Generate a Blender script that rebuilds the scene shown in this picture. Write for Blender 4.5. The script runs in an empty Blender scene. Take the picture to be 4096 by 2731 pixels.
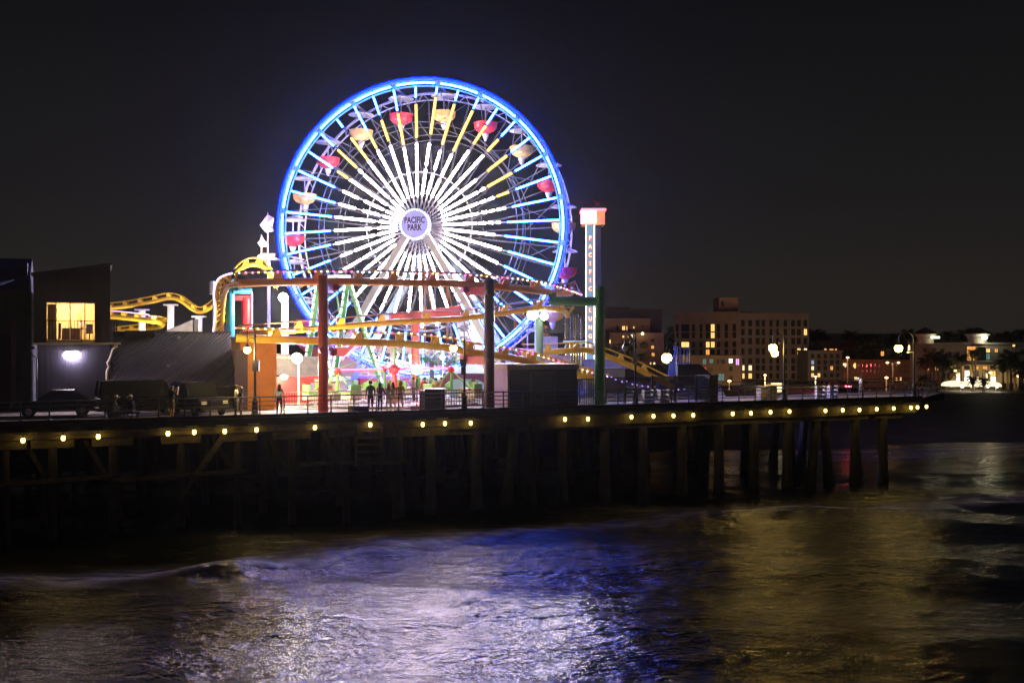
import bpy, bmesh, math, random
from mathutils import Vector, Matrix, noise as mnoise

# ------------------------------------------------------------------ camera
F, UC, VC = 3982.0, 2048.0, 1365.5          # focal length and centre, photo pixels
CAMZ, DECK = 10.0, 5.88                     # camera and deck height over the water
HAZE = 0.00013                               # density of the night air
scene = bpy.context.scene
COL = scene.collection
cam_d = bpy.data.cameras.new('camera'); cam = bpy.data.objects.new('camera', cam_d)
COL.objects.link(cam); scene.camera = cam
cam_d.sensor_width = 36.0; cam_d.lens = F * 36.0 / 4096.0
cam_d.clip_start = 0.5; cam_d.clip_end = 6000
cam.location = (0, 0, CAMZ); cam.rotation_euler = (math.radians(90), 0, 0)

# ------------------------------------------------------------------ night sky, moon, exposure
world = bpy.data.worlds.new('World'); scene.world = world; world.use_nodes = True
nt = world.node_tree; nt.nodes.clear()
w_out = nt.nodes.new('ShaderNodeOutputWorld')
sky = nt.nodes.new('ShaderNodeTexSky'); sky.sky_type = 'NISHITA'; sky.sun_disc = False
sky.sun_elevation = math.radians(-14); sky.sun_rotation = math.radians(200)
bg1 = nt.nodes.new('ShaderNodeBackground'); bg1.inputs['Strength'].default_value = 0.05
nt.links.new(sky.outputs[0], bg1.inputs[0])
tc = nt.nodes.new('ShaderNodeTexCoord'); sp = nt.nodes.new('ShaderNodeSeparateXYZ')
nt.links.new(tc.outputs['Generated'], sp.inputs[0])
rp = nt.nodes.new('ShaderNodeValToRGB'); nt.links.new(sp.outputs['Z'], rp.inputs[0])
els = rp.color_ramp.elements
els[0].position = 0.0; els[0].color = (0.0190, 0.0155, 0.0130, 1)      # city glow over the horizon
els[1].position = 0.9; els[1].color = (0.0024, 0.0024, 0.0028, 1)
for p, c in ((0.05, (0.0165, 0.0140, 0.0125)), (0.14, (0.0110, 0.0102, 0.0104)), (0.33, (0.0046, 0.0046, 0.0053))):
    e = els.new(p); e.color = (*c, 1)
bg2 = nt.nodes.new('ShaderNodeBackground'); bg2.inputs['Strength'].default_value = 1.0
nt.links.new(rp.outputs[0], bg2.inputs[0])
ads = nt.nodes.new('ShaderNodeAddShader')
nt.links.new(bg1.outputs[0], ads.inputs[0]); nt.links.new(bg2.outputs[0], ads.inputs[1])
nt.links.new(ads.outputs[0], w_out.inputs['Surface'])
moon_d = bpy.data.lights.new('moon', 'SUN'); moon_d.energy = 0.006; moon_d.angle = math.radians(0.5)
moon_d.color = (0.8, 0.88, 1.0)
moon = bpy.data.objects.new('moon', moon_d); COL.objects.link(moon)
moon.rotation_euler = (math.radians(48), 0, math.radians(-30))

vs = scene.view_settings
vs.view_transform = 'Standard'; vs.look = 'None'; vs.exposure = 0.0; vs.gamma = 1.0
scene.display_settings.display_device = 'sRGB'
cy = scene.cycles
cy.use_denoising = True
cy.max_bounces = 5; cy.diffuse_bounces = 2; cy.glossy_bounces = 3; cy.transmission_bounces = 4
cy.transparent_max_bounces = 8; cy.volume_bounces = 0
cy.sample_clamp_indirect = 4.0; cy.sample_clamp_direct = 0.0
cy.caustics_reflective = False; cy.caustics_refractive = False
try: cy.use_light_tree = True
except Exception: pass

# ------------------------------------------------------------------ pixel helpers
def W(u, v, Y):
    """photo pixel at camera depth Y (metres)"""
    return Vector(((u - UC) / F * Y, Y, CAMZ - (v - VC) / F * Y))
PANG = math.atan2(22.6, 54.2)
PE = Vector((math.cos(PANG), math.sin(PANG), 0)); PN = Vector((-math.sin(PANG), math.cos(PANG), 0))
PA = Vector((-25.3, 49.2, 0))
def P(s, t, z=DECK):
    """pier frame: s along the edge, t metres behind the edge"""
    v = PA + PE * s + PN * t
    return Vector((v.x, v.y, z))
def PT(u, v, t):
    """photo pixel on the vertical plane t metres behind the pier edge"""
    k = (u - UC) / F
    Y = (t + PA.dot(PN)) / (k * PN.x + PN.y)
    return W(u, v, Y)
def S_of(u, t=0.0):
    k = (u - UC) / F
    Y = (t + PA.dot(PN)) / (k * PN.x + PN.y)
    return (Vector((k * Y, Y, 0)) - PA).dot(PE)
def DV(u, Y, z=DECK):
    return Vector(((u - UC) / F * Y, Y, z))
def PXM(Y):
    return F / Y

# ------------------------------------------------------------------ materials
MATS = {}
def mat(name, col, rough=0.6, metal=0.0, var=0.18, scale=3.0, bump=0.0, spec=None, alpha=None, streak=None):
    if name in MATS: return MATS[name]
    m = bpy.data.materials.new(name); m.use_nodes = True
    n = m.node_tree; b = n.nodes['Principled BSDF']
    b.inputs['Roughness'].default_value = rough; b.inputs['Metallic'].default_value = metal
    if spec is not None: b.inputs['Specular IOR Level'].default_value = spec
    tcn = n.nodes.new('ShaderNodeTexCoord')
    mp = n.nodes.new('ShaderNodeMapping')
    n.links.new(tcn.outputs['Object'], mp.inputs[0])
    if streak: mp.inputs['Scale'].default_value = streak
    nz = n.nodes.new('ShaderNodeTexNoise'); nz.inputs['Scale'].default_value = scale
    nz.inputs['Detail'].default_value = 5; nz.inputs['Roughness'].default_value = 0.65
    n.links.new(mp.outputs[0], nz.inputs['Vector'])
    r = n.nodes.new('ShaderNodeValToRGB')
    r.color_ramp.elements[0].position = 0.3; r.color_ramp.elements[1].position = 0.72
    lo = [max(0.0, c * (1 - var * 1.3)) for c in col]; hi = [min(1.0, c * (1 + var)) for c in col]
    r.color_ramp.elements[0].color = (*lo, 1); r.color_ramp.elements[1].color = (*hi, 1)
    n.links.new(nz.outputs[0], r.inputs[0]); n.links.new(r.outputs[0], b.inputs['Base Color'])
    if bump:
        bp = n.nodes.new('ShaderNodeBump'); bp.inputs['Strength'].default_value = bump
        bp.inputs['Distance'].default_value = 0.05
        n.links.new(nz.outputs[0], bp.inputs['Height']); n.links.new(bp.outputs[0], b.inputs['Normal'])
    MATS[name] = m
    return m
def em(name, col, strength, sample=True):
    if name in MATS: return MATS[name]
    m = bpy.data.materials.new(name); m.use_nodes = True
    n = m.node_tree; n.nodes.clear()
    o = n.nodes.new('ShaderNodeOutputMaterial'); e = n.nodes.new('ShaderNodeEmission')
    e.inputs['Color'].default_value = (*col, 1); e.inputs['Strength'].default_value = strength
    n.links.new(e.outputs[0], o.inputs['Surface'])
    if not sample:
        try: m.cycles.emission_sampling = 'NONE'
        except Exception: pass
    MATS[name] = m
    return m
def glass(name, col=(0.02, 0.022, 0.026), rough=0.06):
    return mat(name, col, rough, 0.0, 0.1, 0.6, spec=0.6)

# ------------------------------------------------------------------ mesh builder
ORG = {}
def frame(d, up=Vector((0, 0, 1))):
    d = d.normalized()
    if abs(d.dot(up)) > 0.98: up = Vector((0, 1, 0)) if abs(d.y) < 0.9 else Vector((1, 0, 0))
    a = d.cross(up).normalized(); b = a.cross(d).normalized()
    return a, b
class MB:
    def __init__(s): s.v = []; s.f = []; s.mi = []; s.cur = 0
    def add(s, vs, fs):
        o = len(s.v); s.v += [Vector(p) for p in vs]
        s.f += [[i + o for i in f] for f in fs]; s.mi += [s.cur] * len(fs)
        return s
    def hexa(s, p):      # 8 points: bottom loop 0-3, top loop 4-7
        return s.add(p, [(0, 3, 2, 1), (4, 5, 6, 7), (0, 1, 5, 4), (1, 2, 6, 5), (2, 3, 7, 6), (3, 0, 4, 7)])
    def box(s, c, size, ex=Vector((1, 0, 0)), ey=None, ez=Vector((0, 0, 1))):
        ex = Vector(ex); ez = Vector(ez)
        if ey is None: ey = ez.cross(ex)
        c = Vector(c); a, b, d = ex * size[0] / 2, Vector(ey) * size[1] / 2, ez * size[2] / 2
        return s.hexa([c - a - b - d, c + a - b - d, c + a + b - d, c - a + b - d,
                       c - a - b + d, c + a - b + d, c + a + b + d, c - a + b + d])
    def pbox(s, s0, s1, t0, t1, z0, z1):
        return s.hexa([P(s0, t0, z0), P(s1, t0, z0), P(s1, t1, z0), P(s0, t1, z0),
                       P(s0, t0, z1), P(s1, t0, z1), P(s1, t1, z1), P(s0, t1, z1)])
    def beam(s, p, q, w, h, up=Vector((0, 0, 1))):
        p = Vector(p); q = Vector(q); a, b = frame(q - p, up)
        a = a * w / 2; b = b * h / 2
        return s.hexa([p - a - b, p + a - b, p + a + b, p - a + b, q - a - b, q + a - b, q + a + b, q - a + b])
    def tube(s, pts, r, n=8, closed=False, caps=True):
        pts = [Vector(p) for p in pts]; k = len(pts)
        rs = r if isinstance(r, (list, tuple)) else [r] * k
        vs = []; fs = []
        a = b = None
        for i, p in enumerate(pts):
            if closed: d = pts[(i + 1) % k] - pts[i - 1]
            else: d = pts[min(i + 1, k - 1)] - pts[max(i - 1, 0)]
            if d.length < 1e-6: d = Vector((0, 0, 1))
            d.normalize()
            if a is None: a, b = frame(d)
            else:
                a = (a - d * a.dot(d))
                if a.length < 1e-4: a, b = frame(d)
                a.normalize(); b = d.cross(a) * -1
                b = a.cross(d)
            for j in range(n):
                t = 2 * math.pi * j / n
                vs.append(p + (a * math.cos(t) + b * math.sin(t)) * rs[i])
        for i in range(k if closed else k - 1):
            for j in range(n):
                i2 = (i + 1) % k
                fs.append((i * n + j, i * n + (j + 1) % n, i2 * n + (j + 1) % n, i2 * n + j))
        if caps and not closed:
            fs.append(tuple(range(n - 1, -1, -1))); fs.append(tuple((k - 1) * n + j for j in range(n)))
        return s.add(vs, fs)
    def lathe(s, c, prof, n=12, axis=Vector((0, 0, 1)), ex=None):
        c = Vector(c); axis = Vector(axis).normalized()
        a, b = frame(axis, Vector((0, 1, 0)) if abs(axis.z) > 0.9 else Vector((0, 0, 1)))
        vs = []; fs = []
        for r, h in prof:
            for j in range(n):
                t = 2 * math.pi * j / n
                vs.append(c + axis * h + (a * math.cos(t) + b * math.sin(t)) * r)
        for i in range(len(prof) - 1):
            for j in range(n):
                fs.append((i * n + j, i * n + (j + 1) % n, (i + 1) * n + (j + 1) % n, (i + 1) * n + j))
        fs.append(tuple(range(n - 1, -1, -1))); fs.append(tuple((len(prof) - 1) * n + j for j in range(n)))
        return s.add(vs, fs)
    def ball(s, c, r, n=10, m=6, sc=(1, 1, 1)):
        c = Vector(c); vs = [c + Vector((0, 0, -r * sc[2]))]; fs = []
        for i in range(1, m):
            ph = -math.pi / 2 + math.pi * i / m
            for j in range(n):
                t = 2 * math.pi * j / n
                vs.append(c + Vector((r * sc[0] * math.cos(ph) * math.cos(t), r * sc[1] * math.cos(ph) * math.sin(t), r * sc[2] * math.sin(ph))))
        vs.append(c + Vector((0, 0, r * sc[2])))
        for j in range(n): fs.append((0, 1 + (j + 1) % n, 1 + j))
        for i in range(m - 2):
            for j in range(n):
                fs.append((1 + i * n + j, 1 + i * n + (j + 1) % n, 1 + (i + 1) * n + (j + 1) % n, 1 + (i + 1) * n + j))
        L = len(vs) - 1
        for j in range(n): fs.append((L, 1 + (m - 2) * n + j, 1 + (m - 2) * n + (j + 1) % n))
        return s.add(vs, fs)
    def prism(s, poly, ext):
        poly = [Vector(p) for p in poly]; ext = Vector(ext); n = len(poly)
        vs = poly + [p + ext for p in poly]
        fs = [tuple(range(n - 1, -1, -1)), tuple(range(n, 2 * n))]
        for i in range(n): fs.append((i, (i + 1) % n, n + (i + 1) % n, n + i))
        return s.add(vs, fs)
    def mesh(s, name, mats, org=Vector((0, 0, 0)), smooth=False):
        me = bpy.data.meshes.new(name)
        me.from_pydata([p - org for p in s.v], [], s.f)
        for m in (mats if isinstance(mats, (list, tuple)) else [mats]): me.materials.append(m)
        if any(s.mi): me.polygons.foreach_set('material_index', s.mi)
        bm = bmesh.new(); bm.from_mesh(me); bmesh.ops.recalc_face_normals(bm, faces=bm.faces); bm.to_mesh(me); bm.free()
        if smooth:
            me.polygons.foreach_set('use_smooth', [True] * len(me.polygons))
            try: me.set_sharp_from_angle(angle=math.radians(40))
            except Exception: pass
        me.update()
        return me
    def build(s, name, mats, parent=None, smooth=False, loc=None):
        org = ORG[parent] if parent is not None else (Vector(loc) if loc is not None else Vector((0, 0, 0)))
        o = bpy.data.objects.new(name, s.mesh(name, mats, org, smooth))
        COL.objects.link(o)
        if parent is not None: o.parent = parent
        else: o.location = org
        ORG[o] = org
        return o
def tag(o, label=None, cat=None, group=None, kind=None):
    if label: o['label'] = label
    if cat: o['category'] = cat
    if group: o['group'] = group
    if kind: o['kind'] = kind
    return o
def thing(name, label, cat, loc, group=None):
    o = bpy.data.objects.new(name, None); COL.objects.link(o); o.location = loc
    o.empty_display_size = 0.3
    ORG[o] = Vector(loc)
    return tag(o, label, cat, group, 'thing')
def copy_tree(o, parent=None):
    c = o.copy(); COL.objects.link(c)
    if parent is not None: c.parent = parent
    for ch in list(o.children): copy_tree(ch, c)
    return c
def inst(me, name, parent, M):
    o = bpy.data.objects.new(name, me); COL.objects.link(o)
    org = ORG[parent]; o.parent = parent
    o.matrix_local = Matrix.Translation(-org) @ M
    return o
def lamp_light(name, parent, p, power, col, radius=0.15, spot=None):
    d = bpy.data.lights.new(name, 'SPOT' if spot else 'POINT'); d.energy = power; d.color = col; d.shadow_soft_size = radius
    o = bpy.data.objects.new(name, d); COL.objects.link(o)
    if spot:
        d.spot_size = math.radians(spot[1]); d.spot_blend = 0.6
        o.rotation_euler = Vector(spot[0]).to_track_quat('-Z', 'Y').to_euler()
    if parent is not None: o.parent = parent; o.location = Vector(p) - ORG[parent]
    else: o.location = p
    return o
ORD = ['leftmost', 'second', 'third', 'fourth', 'fifth', 'sixth', 'seventh', 'eighth', 'ninth', 'tenth', 'eleventh', 'twelfth',
       'thirteenth', 'fourteenth', 'fifteenth', 'sixteenth', 'seventeenth', 'eighteenth', 'nineteenth', 'twentieth',
       'twenty-first', 'twenty-second', 'twenty-third', 'twenty-fourth', 'twenty-fifth', 'twenty-sixth', 'twenty-seventh',
       'twenty-eighth', 'twenty-ninth', 'thirtieth', 'thirty-first', 'thirty-second', 'thirty-third', 'thirty-fourth', 'thirty-fifth',
       'thirty-sixth', 'thirty-seventh', 'thirty-eighth', 'thirty-ninth', 'fortieth']
random.seed(7)
# ------------------------------------------------------------------ sea, beach, land
def water_h(x, y):
    h = 0.0
    h += 0.16 * math.sin(0.55 * y + 0.10 * x + 1.3 * mnoise.noise(Vector((x * 0.05, y * 0.08, 0))))
    h += 0.16 * mnoise.noise(Vector((x * 0.16, y * 0.32, 3.1)))
    h += 0.08 * mnoise.noise(Vector((x * 0.45, y * 0.9, 7.7)))
    h += 0.035 * mnoise.noise(Vector((x * 1.2, y * 2.2, 1.7)))
    return h
# crest of the breaking wave running along the pier (photo pixels on the water plane)
def WZ(u, v, z=0.0):
    Y = (CAMZ - z) * F / (v - VC); return W(u, v, Y)
CREST = [WZ(u, v) for u, v in ((-600, 2400), (0, 2385), (500, 2335), (900, 2300), (1120, 2285), (1500, 2215), (1900, 2165),
                              (2300, 2120), (2700, 2090), (3100, 2060), (3500, 2040), (4100, 2010), (5200, 1990))]
def crest_d(x, y):
    """signed distance (positive towards the camera) from the crest line, and u fraction"""
    for a, b in zip(CREST, CREST[1:]):
        if a.x <= x <= b.x:
            k = (x - a.x) / (b.x - a.x); return a.y + (b.y - a.y) * k - y
    return (CREST[0].y if x < CREST[0].x else CREST[-1].y) - y
NX, NY = 420, 330
vsx = []; foam = []
bmv = []
for j in range(NY):
    ky = j / (NY - 1); y = 26 + (150 - 26) * ky ** 1.7
    half = 12 + y * 0.62
    for i in range(NX):
        x = -half + 2 * half * i / (NX - 1)
        d = crest_d(x, y) + 1.5 * mnoise.noise(Vector((x * 0.16, y * 0.2, 9))) + 0.8 * mnoise.noise(Vector((x * 0.55, y * 0.6, 4)))
        amp = 0.26 + 0.26 * mnoise.noise(Vector((x * 0.09, 4.4, 2.2)))
        xb = (x + 12.2) / 2.2; amp += 0.45 * math.exp(-xb * xb)
        ridge = amp * (math.exp(-(d / 1.0) ** 2) if d > 0 else math.exp(-(d / 2.4) ** 2))
        h = water_h(x, y) * (1.0 if y < 62 else max(.22, 1 - (y - 62) / 22)) + ridge
        # foam behind and on the crest, in drifting patches
        fo = 0.0
        if d < 0.8:
            fo = math.exp(-((d - 0.0) / 4.4) ** 2) if d < 0 else math.exp(-(d / 0.5) ** 2)
        fo *= 0.45 + 0.9 * mnoise.noise(Vector((x * 0.11, y * 0.3, 5.5)))
        fo += 0.55 * amp * math.exp(-((d + 0.3) / 0.8) ** 2)
        if 66 < y: fo = max(fo, 0.55 * math.exp(-((y - 80 - 0.40 * (x - 16) + 1.5 * mnoise.noise(Vector((x * .1, 0, 0)))) / 2.2) ** 2),
                            0.7 * math.exp(-((y - 86 - 0.32 * (x - 18) + 1.5 * mnoise.noise(Vector((x * .1, 5, 0)))) / 1.3) ** 2))
        bmv.append((x, y, h)); foam.append(max(0.0, min(1.0, fo)))
me = bpy.data.meshes.new('water')
me.from_pydata(bmv, [], [(j * NX + i, j * NX + i + 1, (j + 1) * NX + i + 1, (j + 1) * NX + i) for j in range(NY - 1) for i in range(NX - 1)])
at = me.attributes.new('foam', 'FLOAT', 'POINT'); at.data.foreach_set('value', foam)
me.polygons.foreach_set('use_smooth', [True] * len(me.polygons))
water = bpy.data.objects.new('water', me); COL.objects.link(water); tag(water, kind='structure')
wm = bpy.data.materials.new('sea_water'); wm.use_nodes = True
n = wm.node_tree; n.nodes.clear()
o = n.nodes.new('ShaderNodeOutputMaterial')
b = n.nodes.new('ShaderNodeBsdfPrincipled')
b.inputs['Base Color'].default_value = (0.006, 0.009, 0.010, 1); b.inputs['Roughness'].default_value = 0.13
b.inputs['IOR'].default_value = 1.42; b.inputs['Specular IOR Level'].default_value = 0.75
tcn = n.nodes.new('ShaderNodeTexCoord')
def bumpchain(scales):
    prev = None
    for (sx, sy, sc, st, di) in scales:
        mp = n.nodes.new('ShaderNodeMapping'); mp.inputs['Scale'].default_value = (sx, sy, 1)
        mp.inputs['Rotation'].default_value = (0, 0, math.radians(12))
        n.links.new(tcn.outputs['Object'], mp.inputs[0])
        nz = n.nodes.new('ShaderNodeTexNoise'); nz.inputs['Scale'].default_value = sc; nz.inputs['Detail'].default_value = 4
        nz.inputs['Roughness'].default_value = 0.6; nz.inputs['Distortion'].default_value = 0.5
        n.links.new(mp.outputs[0], nz.inputs['Vector'])
        bp = n.nodes.new('ShaderNodeBump'); bp.inputs['Strength'].default_value = st; bp.inputs['Distance'].default_value = di
        n.links.new(nz.outputs[0], bp.inputs['Height'])
        if prev: n.links.new(prev.outputs[0], bp.inputs['Normal'])
        prev = bp
    return prev
bp = bumpchain([(0.55, 1.0, 1.1, 1.0, 0.20), (0.5, 1.0, 3.6, 1.0, 0.07), (0.4, 1.0, 10.0, 1.0, 0.022)])
n.links.new(bp.outputs[0], b.inputs['Normal'])
df = n.nodes.new('ShaderNodeBsdfPrincipled'); df.inputs['Base Color'].default_value = (0.62, 0.61, 0.57, 1)
df.inputs['Roughness'].default_value = 0.75
aa = n.nodes.new('ShaderNodeAttribute'); aa.attribute_name = 'foam'
mp = n.nodes.new('ShaderNodeMapping'); mp.inputs['Scale'].default_value = (0.35, 1.0, 1.0)
n.links.new(tcn.outputs['Object'], mp.inputs[0])
fz = n.nodes.new('ShaderNodeTexNoise'); fz.inputs['Scale'].default_value = 0.9; fz.inputs['Detail'].default_value = 8
fz.inputs['Roughness'].default_value = 0.62; fz.inputs['Distortion'].default_value = 1.4
n.links.new(mp.outputs[0], fz.inputs['Vector'])
mr = n.nodes.new('ShaderNodeMapRange'); mr.inputs['From Min'].default_value = 0.32; mr.inputs['From Max'].default_value = 0.75
n.links.new(fz.outputs[0], mr.inputs[0])
mm = n.nodes.new('ShaderNodeMath'); mm.operation = 'MULTIPLY'
n.links.new(aa.outputs['Fac'], mm.inputs[0]); n.links.new(mr.outputs[0], mm.inputs[1])
mx = n.nodes.new('ShaderNodeMixShader'); n.links.new(mm.outputs[0], mx.inputs[0])
n.links.new(b.outputs[0], mx.inputs[1]); n.links.new(df.outputs[0], mx.inputs[2]); n.links.new(mx.outputs[0], o.inputs['Surface'])
me.materials.append(wm)
# open sea around the modelled patch, seabed level sheet
m = MB(); m.add([(-900, -300, -0.9), (900, -300, -0.9), (900, 158, -0.9), (-900, 158, -0.9)], [(0, 1, 2, 3)])
so = m.build('sea', wm); tag(so, kind='structure')

# ------------------------------------------------------------------ beach and city ground
sand = mat('wet_sand', (0.10, 0.085, 0.07), 0.6, 0, 0.3, 0.25, 0.4)
rows = [(80, -1.6), (93, -0.05), (98, 0.16), (118, 0.55), (140, 1.0), (158, 1.7), (166, 0.95), (190, 0.9), (235, -0.7), (290, -1.6), (420, 2.0), (900, 9.0), (2500, 30.0)]  # sand ridge before the lot raised to block tent reflections on the water
m = MB(); vs_ = []; fs_ = []
xs = [-700, -300, -120, -40, 0, 40, 80, 120, 200, 400, 1200]
for y, z in rows:
    for x in xs: vs_.append((x, y + 0.30 * (min(max(x, -60), 60) - 30) * (1 if y < 130 else 0), z))
for j in range(len(rows) - 1):
    for i in range(len(xs) - 1):
        k = j * len(xs) + i; fs_.append((k, k + 1, k + 1 + len(xs), k + len(xs)))
m.add(vs_, fs_); bo = m.build('beach_ground', sand, smooth=True); tag(bo, kind='structure')
asph = mat('lot_asphalt', (0.05, 0.05, 0.052), 0.85, 0, 0.3, 0.4, 0.2)
def gz(y):
    for (a, za), (b_, zb) in zip(rows, rows[1:]):
        if a <= y <= b_: return za + (zb - za) * (y - a) / (b_ - a)
    return 30.0 if y > 2500 else 0.0
# ------------------------------------------------------------------ pier
wood = mat('pier_timber', (0.10, 0.078, 0.055), 0.85, 0, 0.45, 2.5, 0.5, streak=(1, 1, 0.25))
wood_l = mat('pier_beam_timber', (0.17, 0.14, 0.095), 0.85, 0, 0.45, 2.0, 0.5, streak=(1, 1, 2.5))
conc = mat('pile_concrete', (0.17, 0.155, 0.13), 0.85, 0, 0.4, 1.6, 0.4, streak=(1, 1, 0.3))
deckm = mat('deck_boards', (0.28, 0.25, 0.23), 0.75, 0, 0.35, 1.5, 0.2, streak=(1, 6, 1))
fasc = mat('deck_fascia_dark', (0.035, 0.034, 0.036), 0.8, 0, 0.4, 2.0, 0.3, streak=(1, 1, 3))
S_END = S_of(3690); S_BEG = -16.0
pier = thing('pier', 'long timber pier on piles carrying the amusement park above the sea', 'pier', P(20, 4, DECK))
endc = P(S_END, 0, 0)
kA = DV(3772, 79.5, 0); kB = P(S_of(3690, 9), 9, 0)
def poly(z): 
    q = [P(S_BEG, 0), endc, kA, kB, P(S_of(2905, 7.5), 7.5), P(S_of(2860, 40), 40), P(S_of(2800, 100), 100), P(S_BEG - 40, 100), P(S_BEG - 12, 6)]
    return [Vector((a.x, a.y, z)) for a in q]
m = MB(); m.prism(poly(DECK - 0.30), Vector((0, 0, 0.30))); m.build('deck', deckm, pier)
# edge fascia and kerb along the front, then the turned end
m = MB(); m.pbox(S_BEG, S_END, -0.10, 0.16, DECK - 0.42, DECK - 0.02); m.build('fascia', fasc, pier)
m = MB(); m.pbox(S_BEG, S_END, -0.02, 0.22, DECK + 0.004, DECK + 0.17); m.build('kerb', fasc, pier)
m = MB(); m.beam(Vector((endc.x, endc.y, DECK - 0.2)), Vector((kA.x, kA.y, DECK - 0.2)), 0.16, 0.5)
m.beam(Vector((kA.x, kA.y, DECK - 0.2)), Vector((kB.x, kB.y, DECK - 0.2)), 0.16, 0.5); m.build('end_fascia', fasc, pier)
# front stringers, in lengths with the joints showing
s = S_BEG
while s < S_END - 1:
    L = random.uniform(5.2, 6.6); e = min(s + L, S_END)
    m = MB(); hgt = random.uniform(0.34, 0.40) if s < S_of(1500) else random.uniform(0.55, 0.75)
    m.pbox(s + 0.01, e - 0.01, 0.10, 0.38, DECK - 0.44 - hgt, DECK - 0.43)
    m.build('stringer', wood_l, pier); s = e
# deeper cross stringers behind
for k in range(8):
    t = 2.5 + k * 3.0
    m = MB(); m.pbox(S_BEG, S_END - 1.0, t, t + 0.3, DECK - 0.95, DECK - 0.31); m.build('inner_stringer', wood, pier)
# piles: the front row as seen, rows behind on a grid
def pile_mesh(r0, r1, L, mt, n=10):
    mb = MB(); mb.lathe((0, 0, 0), [(r1, -L), (r1 * 1.02, -L * 0.8), (r0 * 1.05, -L * 0.45), (r0, 0)], n); return mb.mesh('pile', mt, smooth=True)
pm_t = pile_mesh(0.20, 0.24, DECK + 1.2, wood); pm_c = pile_mesh(0.30, 0.42, DECK + 1.2, conc)
cap_t = MB().box((0, 0, 0), (2.0, 0.5, 0.42)).mesh('pile_cap', wood_l); cap_c = MB().box((0, 0, 0), (3.2, 0.6, 0.5)).mesh('pile_cap', conc)
RZ = Matrix.Rotation(PANG, 4, 'Z')
front_u = [20, 211, 450, 723, 952, 1167, 1385, 1590, 1721, 1905, 2078, 2250, 2418, 2570, 2727, 2875, 3014, 3150, 3285, 3420, 3531]
def put_pile(s, t, concrete, lean=0.0, ztop=DECK - 0.86, leant=0.0):
    M = Matrix.Translation(P(s, t, ztop)) @ RZ @ Matrix.Rotation(lean, 4, 'Y') @ Matrix.Rotation(leant, 4, 'X')
    inst(pm_c if concrete else pm_t, 'pile', pier, M)
for i, u in enumerate(front_u):
    s = S_of(u, 0.6); cc = u > 1500
    if u in (2078, 3285):
        put_pile(s - 0.25, 0.7, True, 0.12); put_pile(s + 0.45, 0.9, True, -0.10)
    else: put_pile(s, 0.6, cc, random.uniform(-.012, .012))
    M = Matrix.Translation(P(s, 0.62, DECK - 0.86 - (0.21 if not cc else 0.27))) @ RZ
    inst(cap_t if not cc else cap_c, 'pile_cap', pier, M)
    if not cc:   # knee braces and girts of the timber part
        m = MB(); m.beam(P(s, 0.55, DECK - 4.1), P(s + 2.3, 0.35, DECK - 0.8), 0.22, 0.3) if u in (723,) else \
            m.beam(P(s, 0.9, DECK - 3.4), P(s - 1.3, 0.9, DECK - 1.0), 0.1, 0.22)
        m.build('knee_brace', wood_l if u == 723 else wood, pier)
for (u0, v0, u1, v1) in ((-60, 1941, 450, 1905), (450, 1920, 720, 1904), (700, 1902, 985, 1882), (1190, 1856, 1400, 1848), (1400, 1852, 1640, 1848)):
    m = MB(); m.beam(PT(u0, v0, 0.34), PT(u1, v1, 0.34), 0.16, 0.20); m.build('girt', wood_l, pier)
for row in range(1, 8):
    t = 0.6 + row * 4.2; k = 0
    s = S_BEG + 0.7 * row
    while s < S_END - 1.2:
        cc = s > S_of(1500, t)
        put_pile(s, t, cc, random.choice((0, 0, 0.1, -0.1)) if cc else random.uniform(-.02, .02)); s += random.uniform(3.6, 4.6) if s < S_of(2400, t) else random.uniform(5.5, 7.5)
    m = MB(); m.pbox(S_BEG, S_END - 2, t - 0.2, t + 0.2, DECK - 1.35, DECK - 0.96); m.build('cross_cap', wood, pier)
# access ladder under the deck
lad = thing('ladder', 'timber access ladder hanging under the deck edge near the red column', 'ladder', PT(1430, 1700, 0.05))
for u in (1424, 1527):
    m = MB(); m.beam(PT(u, 1700, 0.05), PT(u, 1862, 0.05), 0.14, 0.14); m.build('stile', wood_l, lad)
for v in (1722, 1750, 1778, 1806, 1834):
    m = MB(); m.beam(PT(1424, v, 0.05), PT(1527, v - 1, 0.05), 0.1, 0.12); m.build('rung', wood_l, lad)

# ------------------------------------------------------------------ railings
steel = mat('rail_steel', (0.11, 0.11, 0.115), 0.42, 0.6, 0.25, 4.0)
def railing(name, label, p_of, s0, s1, step, heights, h=1.08, r=0.028, mt=steel):
    t = thing(name, label, 'railing', p_of((s0 + s1) / 2, DECK + 0.17))
    for k, z in enumerate(heights):
        m = MB(); n_ = max(2, int((s1 - s0) / 4) + 1)
        m.tube([p_of(s0 + (s1 - s0) * i / (n_ - 1), DECK + z) for i in range(n_)], r * (1.35 if k == 0 else 0.8), 8)
        m.build('top_rail' if k == 0 else 'rail', mt, t, True)
    pm = None; s = s0; 
    while s <= s1 + 0.01:
        if pm is None:
            mb = MB(); mb.lathe((0, 0, 0), [(0.035, 0.17), (0.035, h + 0.02), (0.05, h + 0.04), (0.02, h + 0.08)], 8)
            mb.box((0, 0, 0.19), (0.14, 0.14, 0.03)); pm = mb.mesh('post', mt, smooth=True)
        c = p_of(s, DECK); inst(pm, 'post', t, Matrix.Translation(c)); s += step
    return t
railing('pier_railing', 'black metal railing running along the front edge of the pier', lambda s, z: P(s, 0.12, z), S_BEG, S_END - 0.1, 1.3,
        (1.10, 0.86, 0.62, 0.38))
e0 = Vector((endc.x, endc.y, 0)); e1 = Vector((kA.x, kA.y, 0)); eL = (e1 - e0).length
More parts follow.
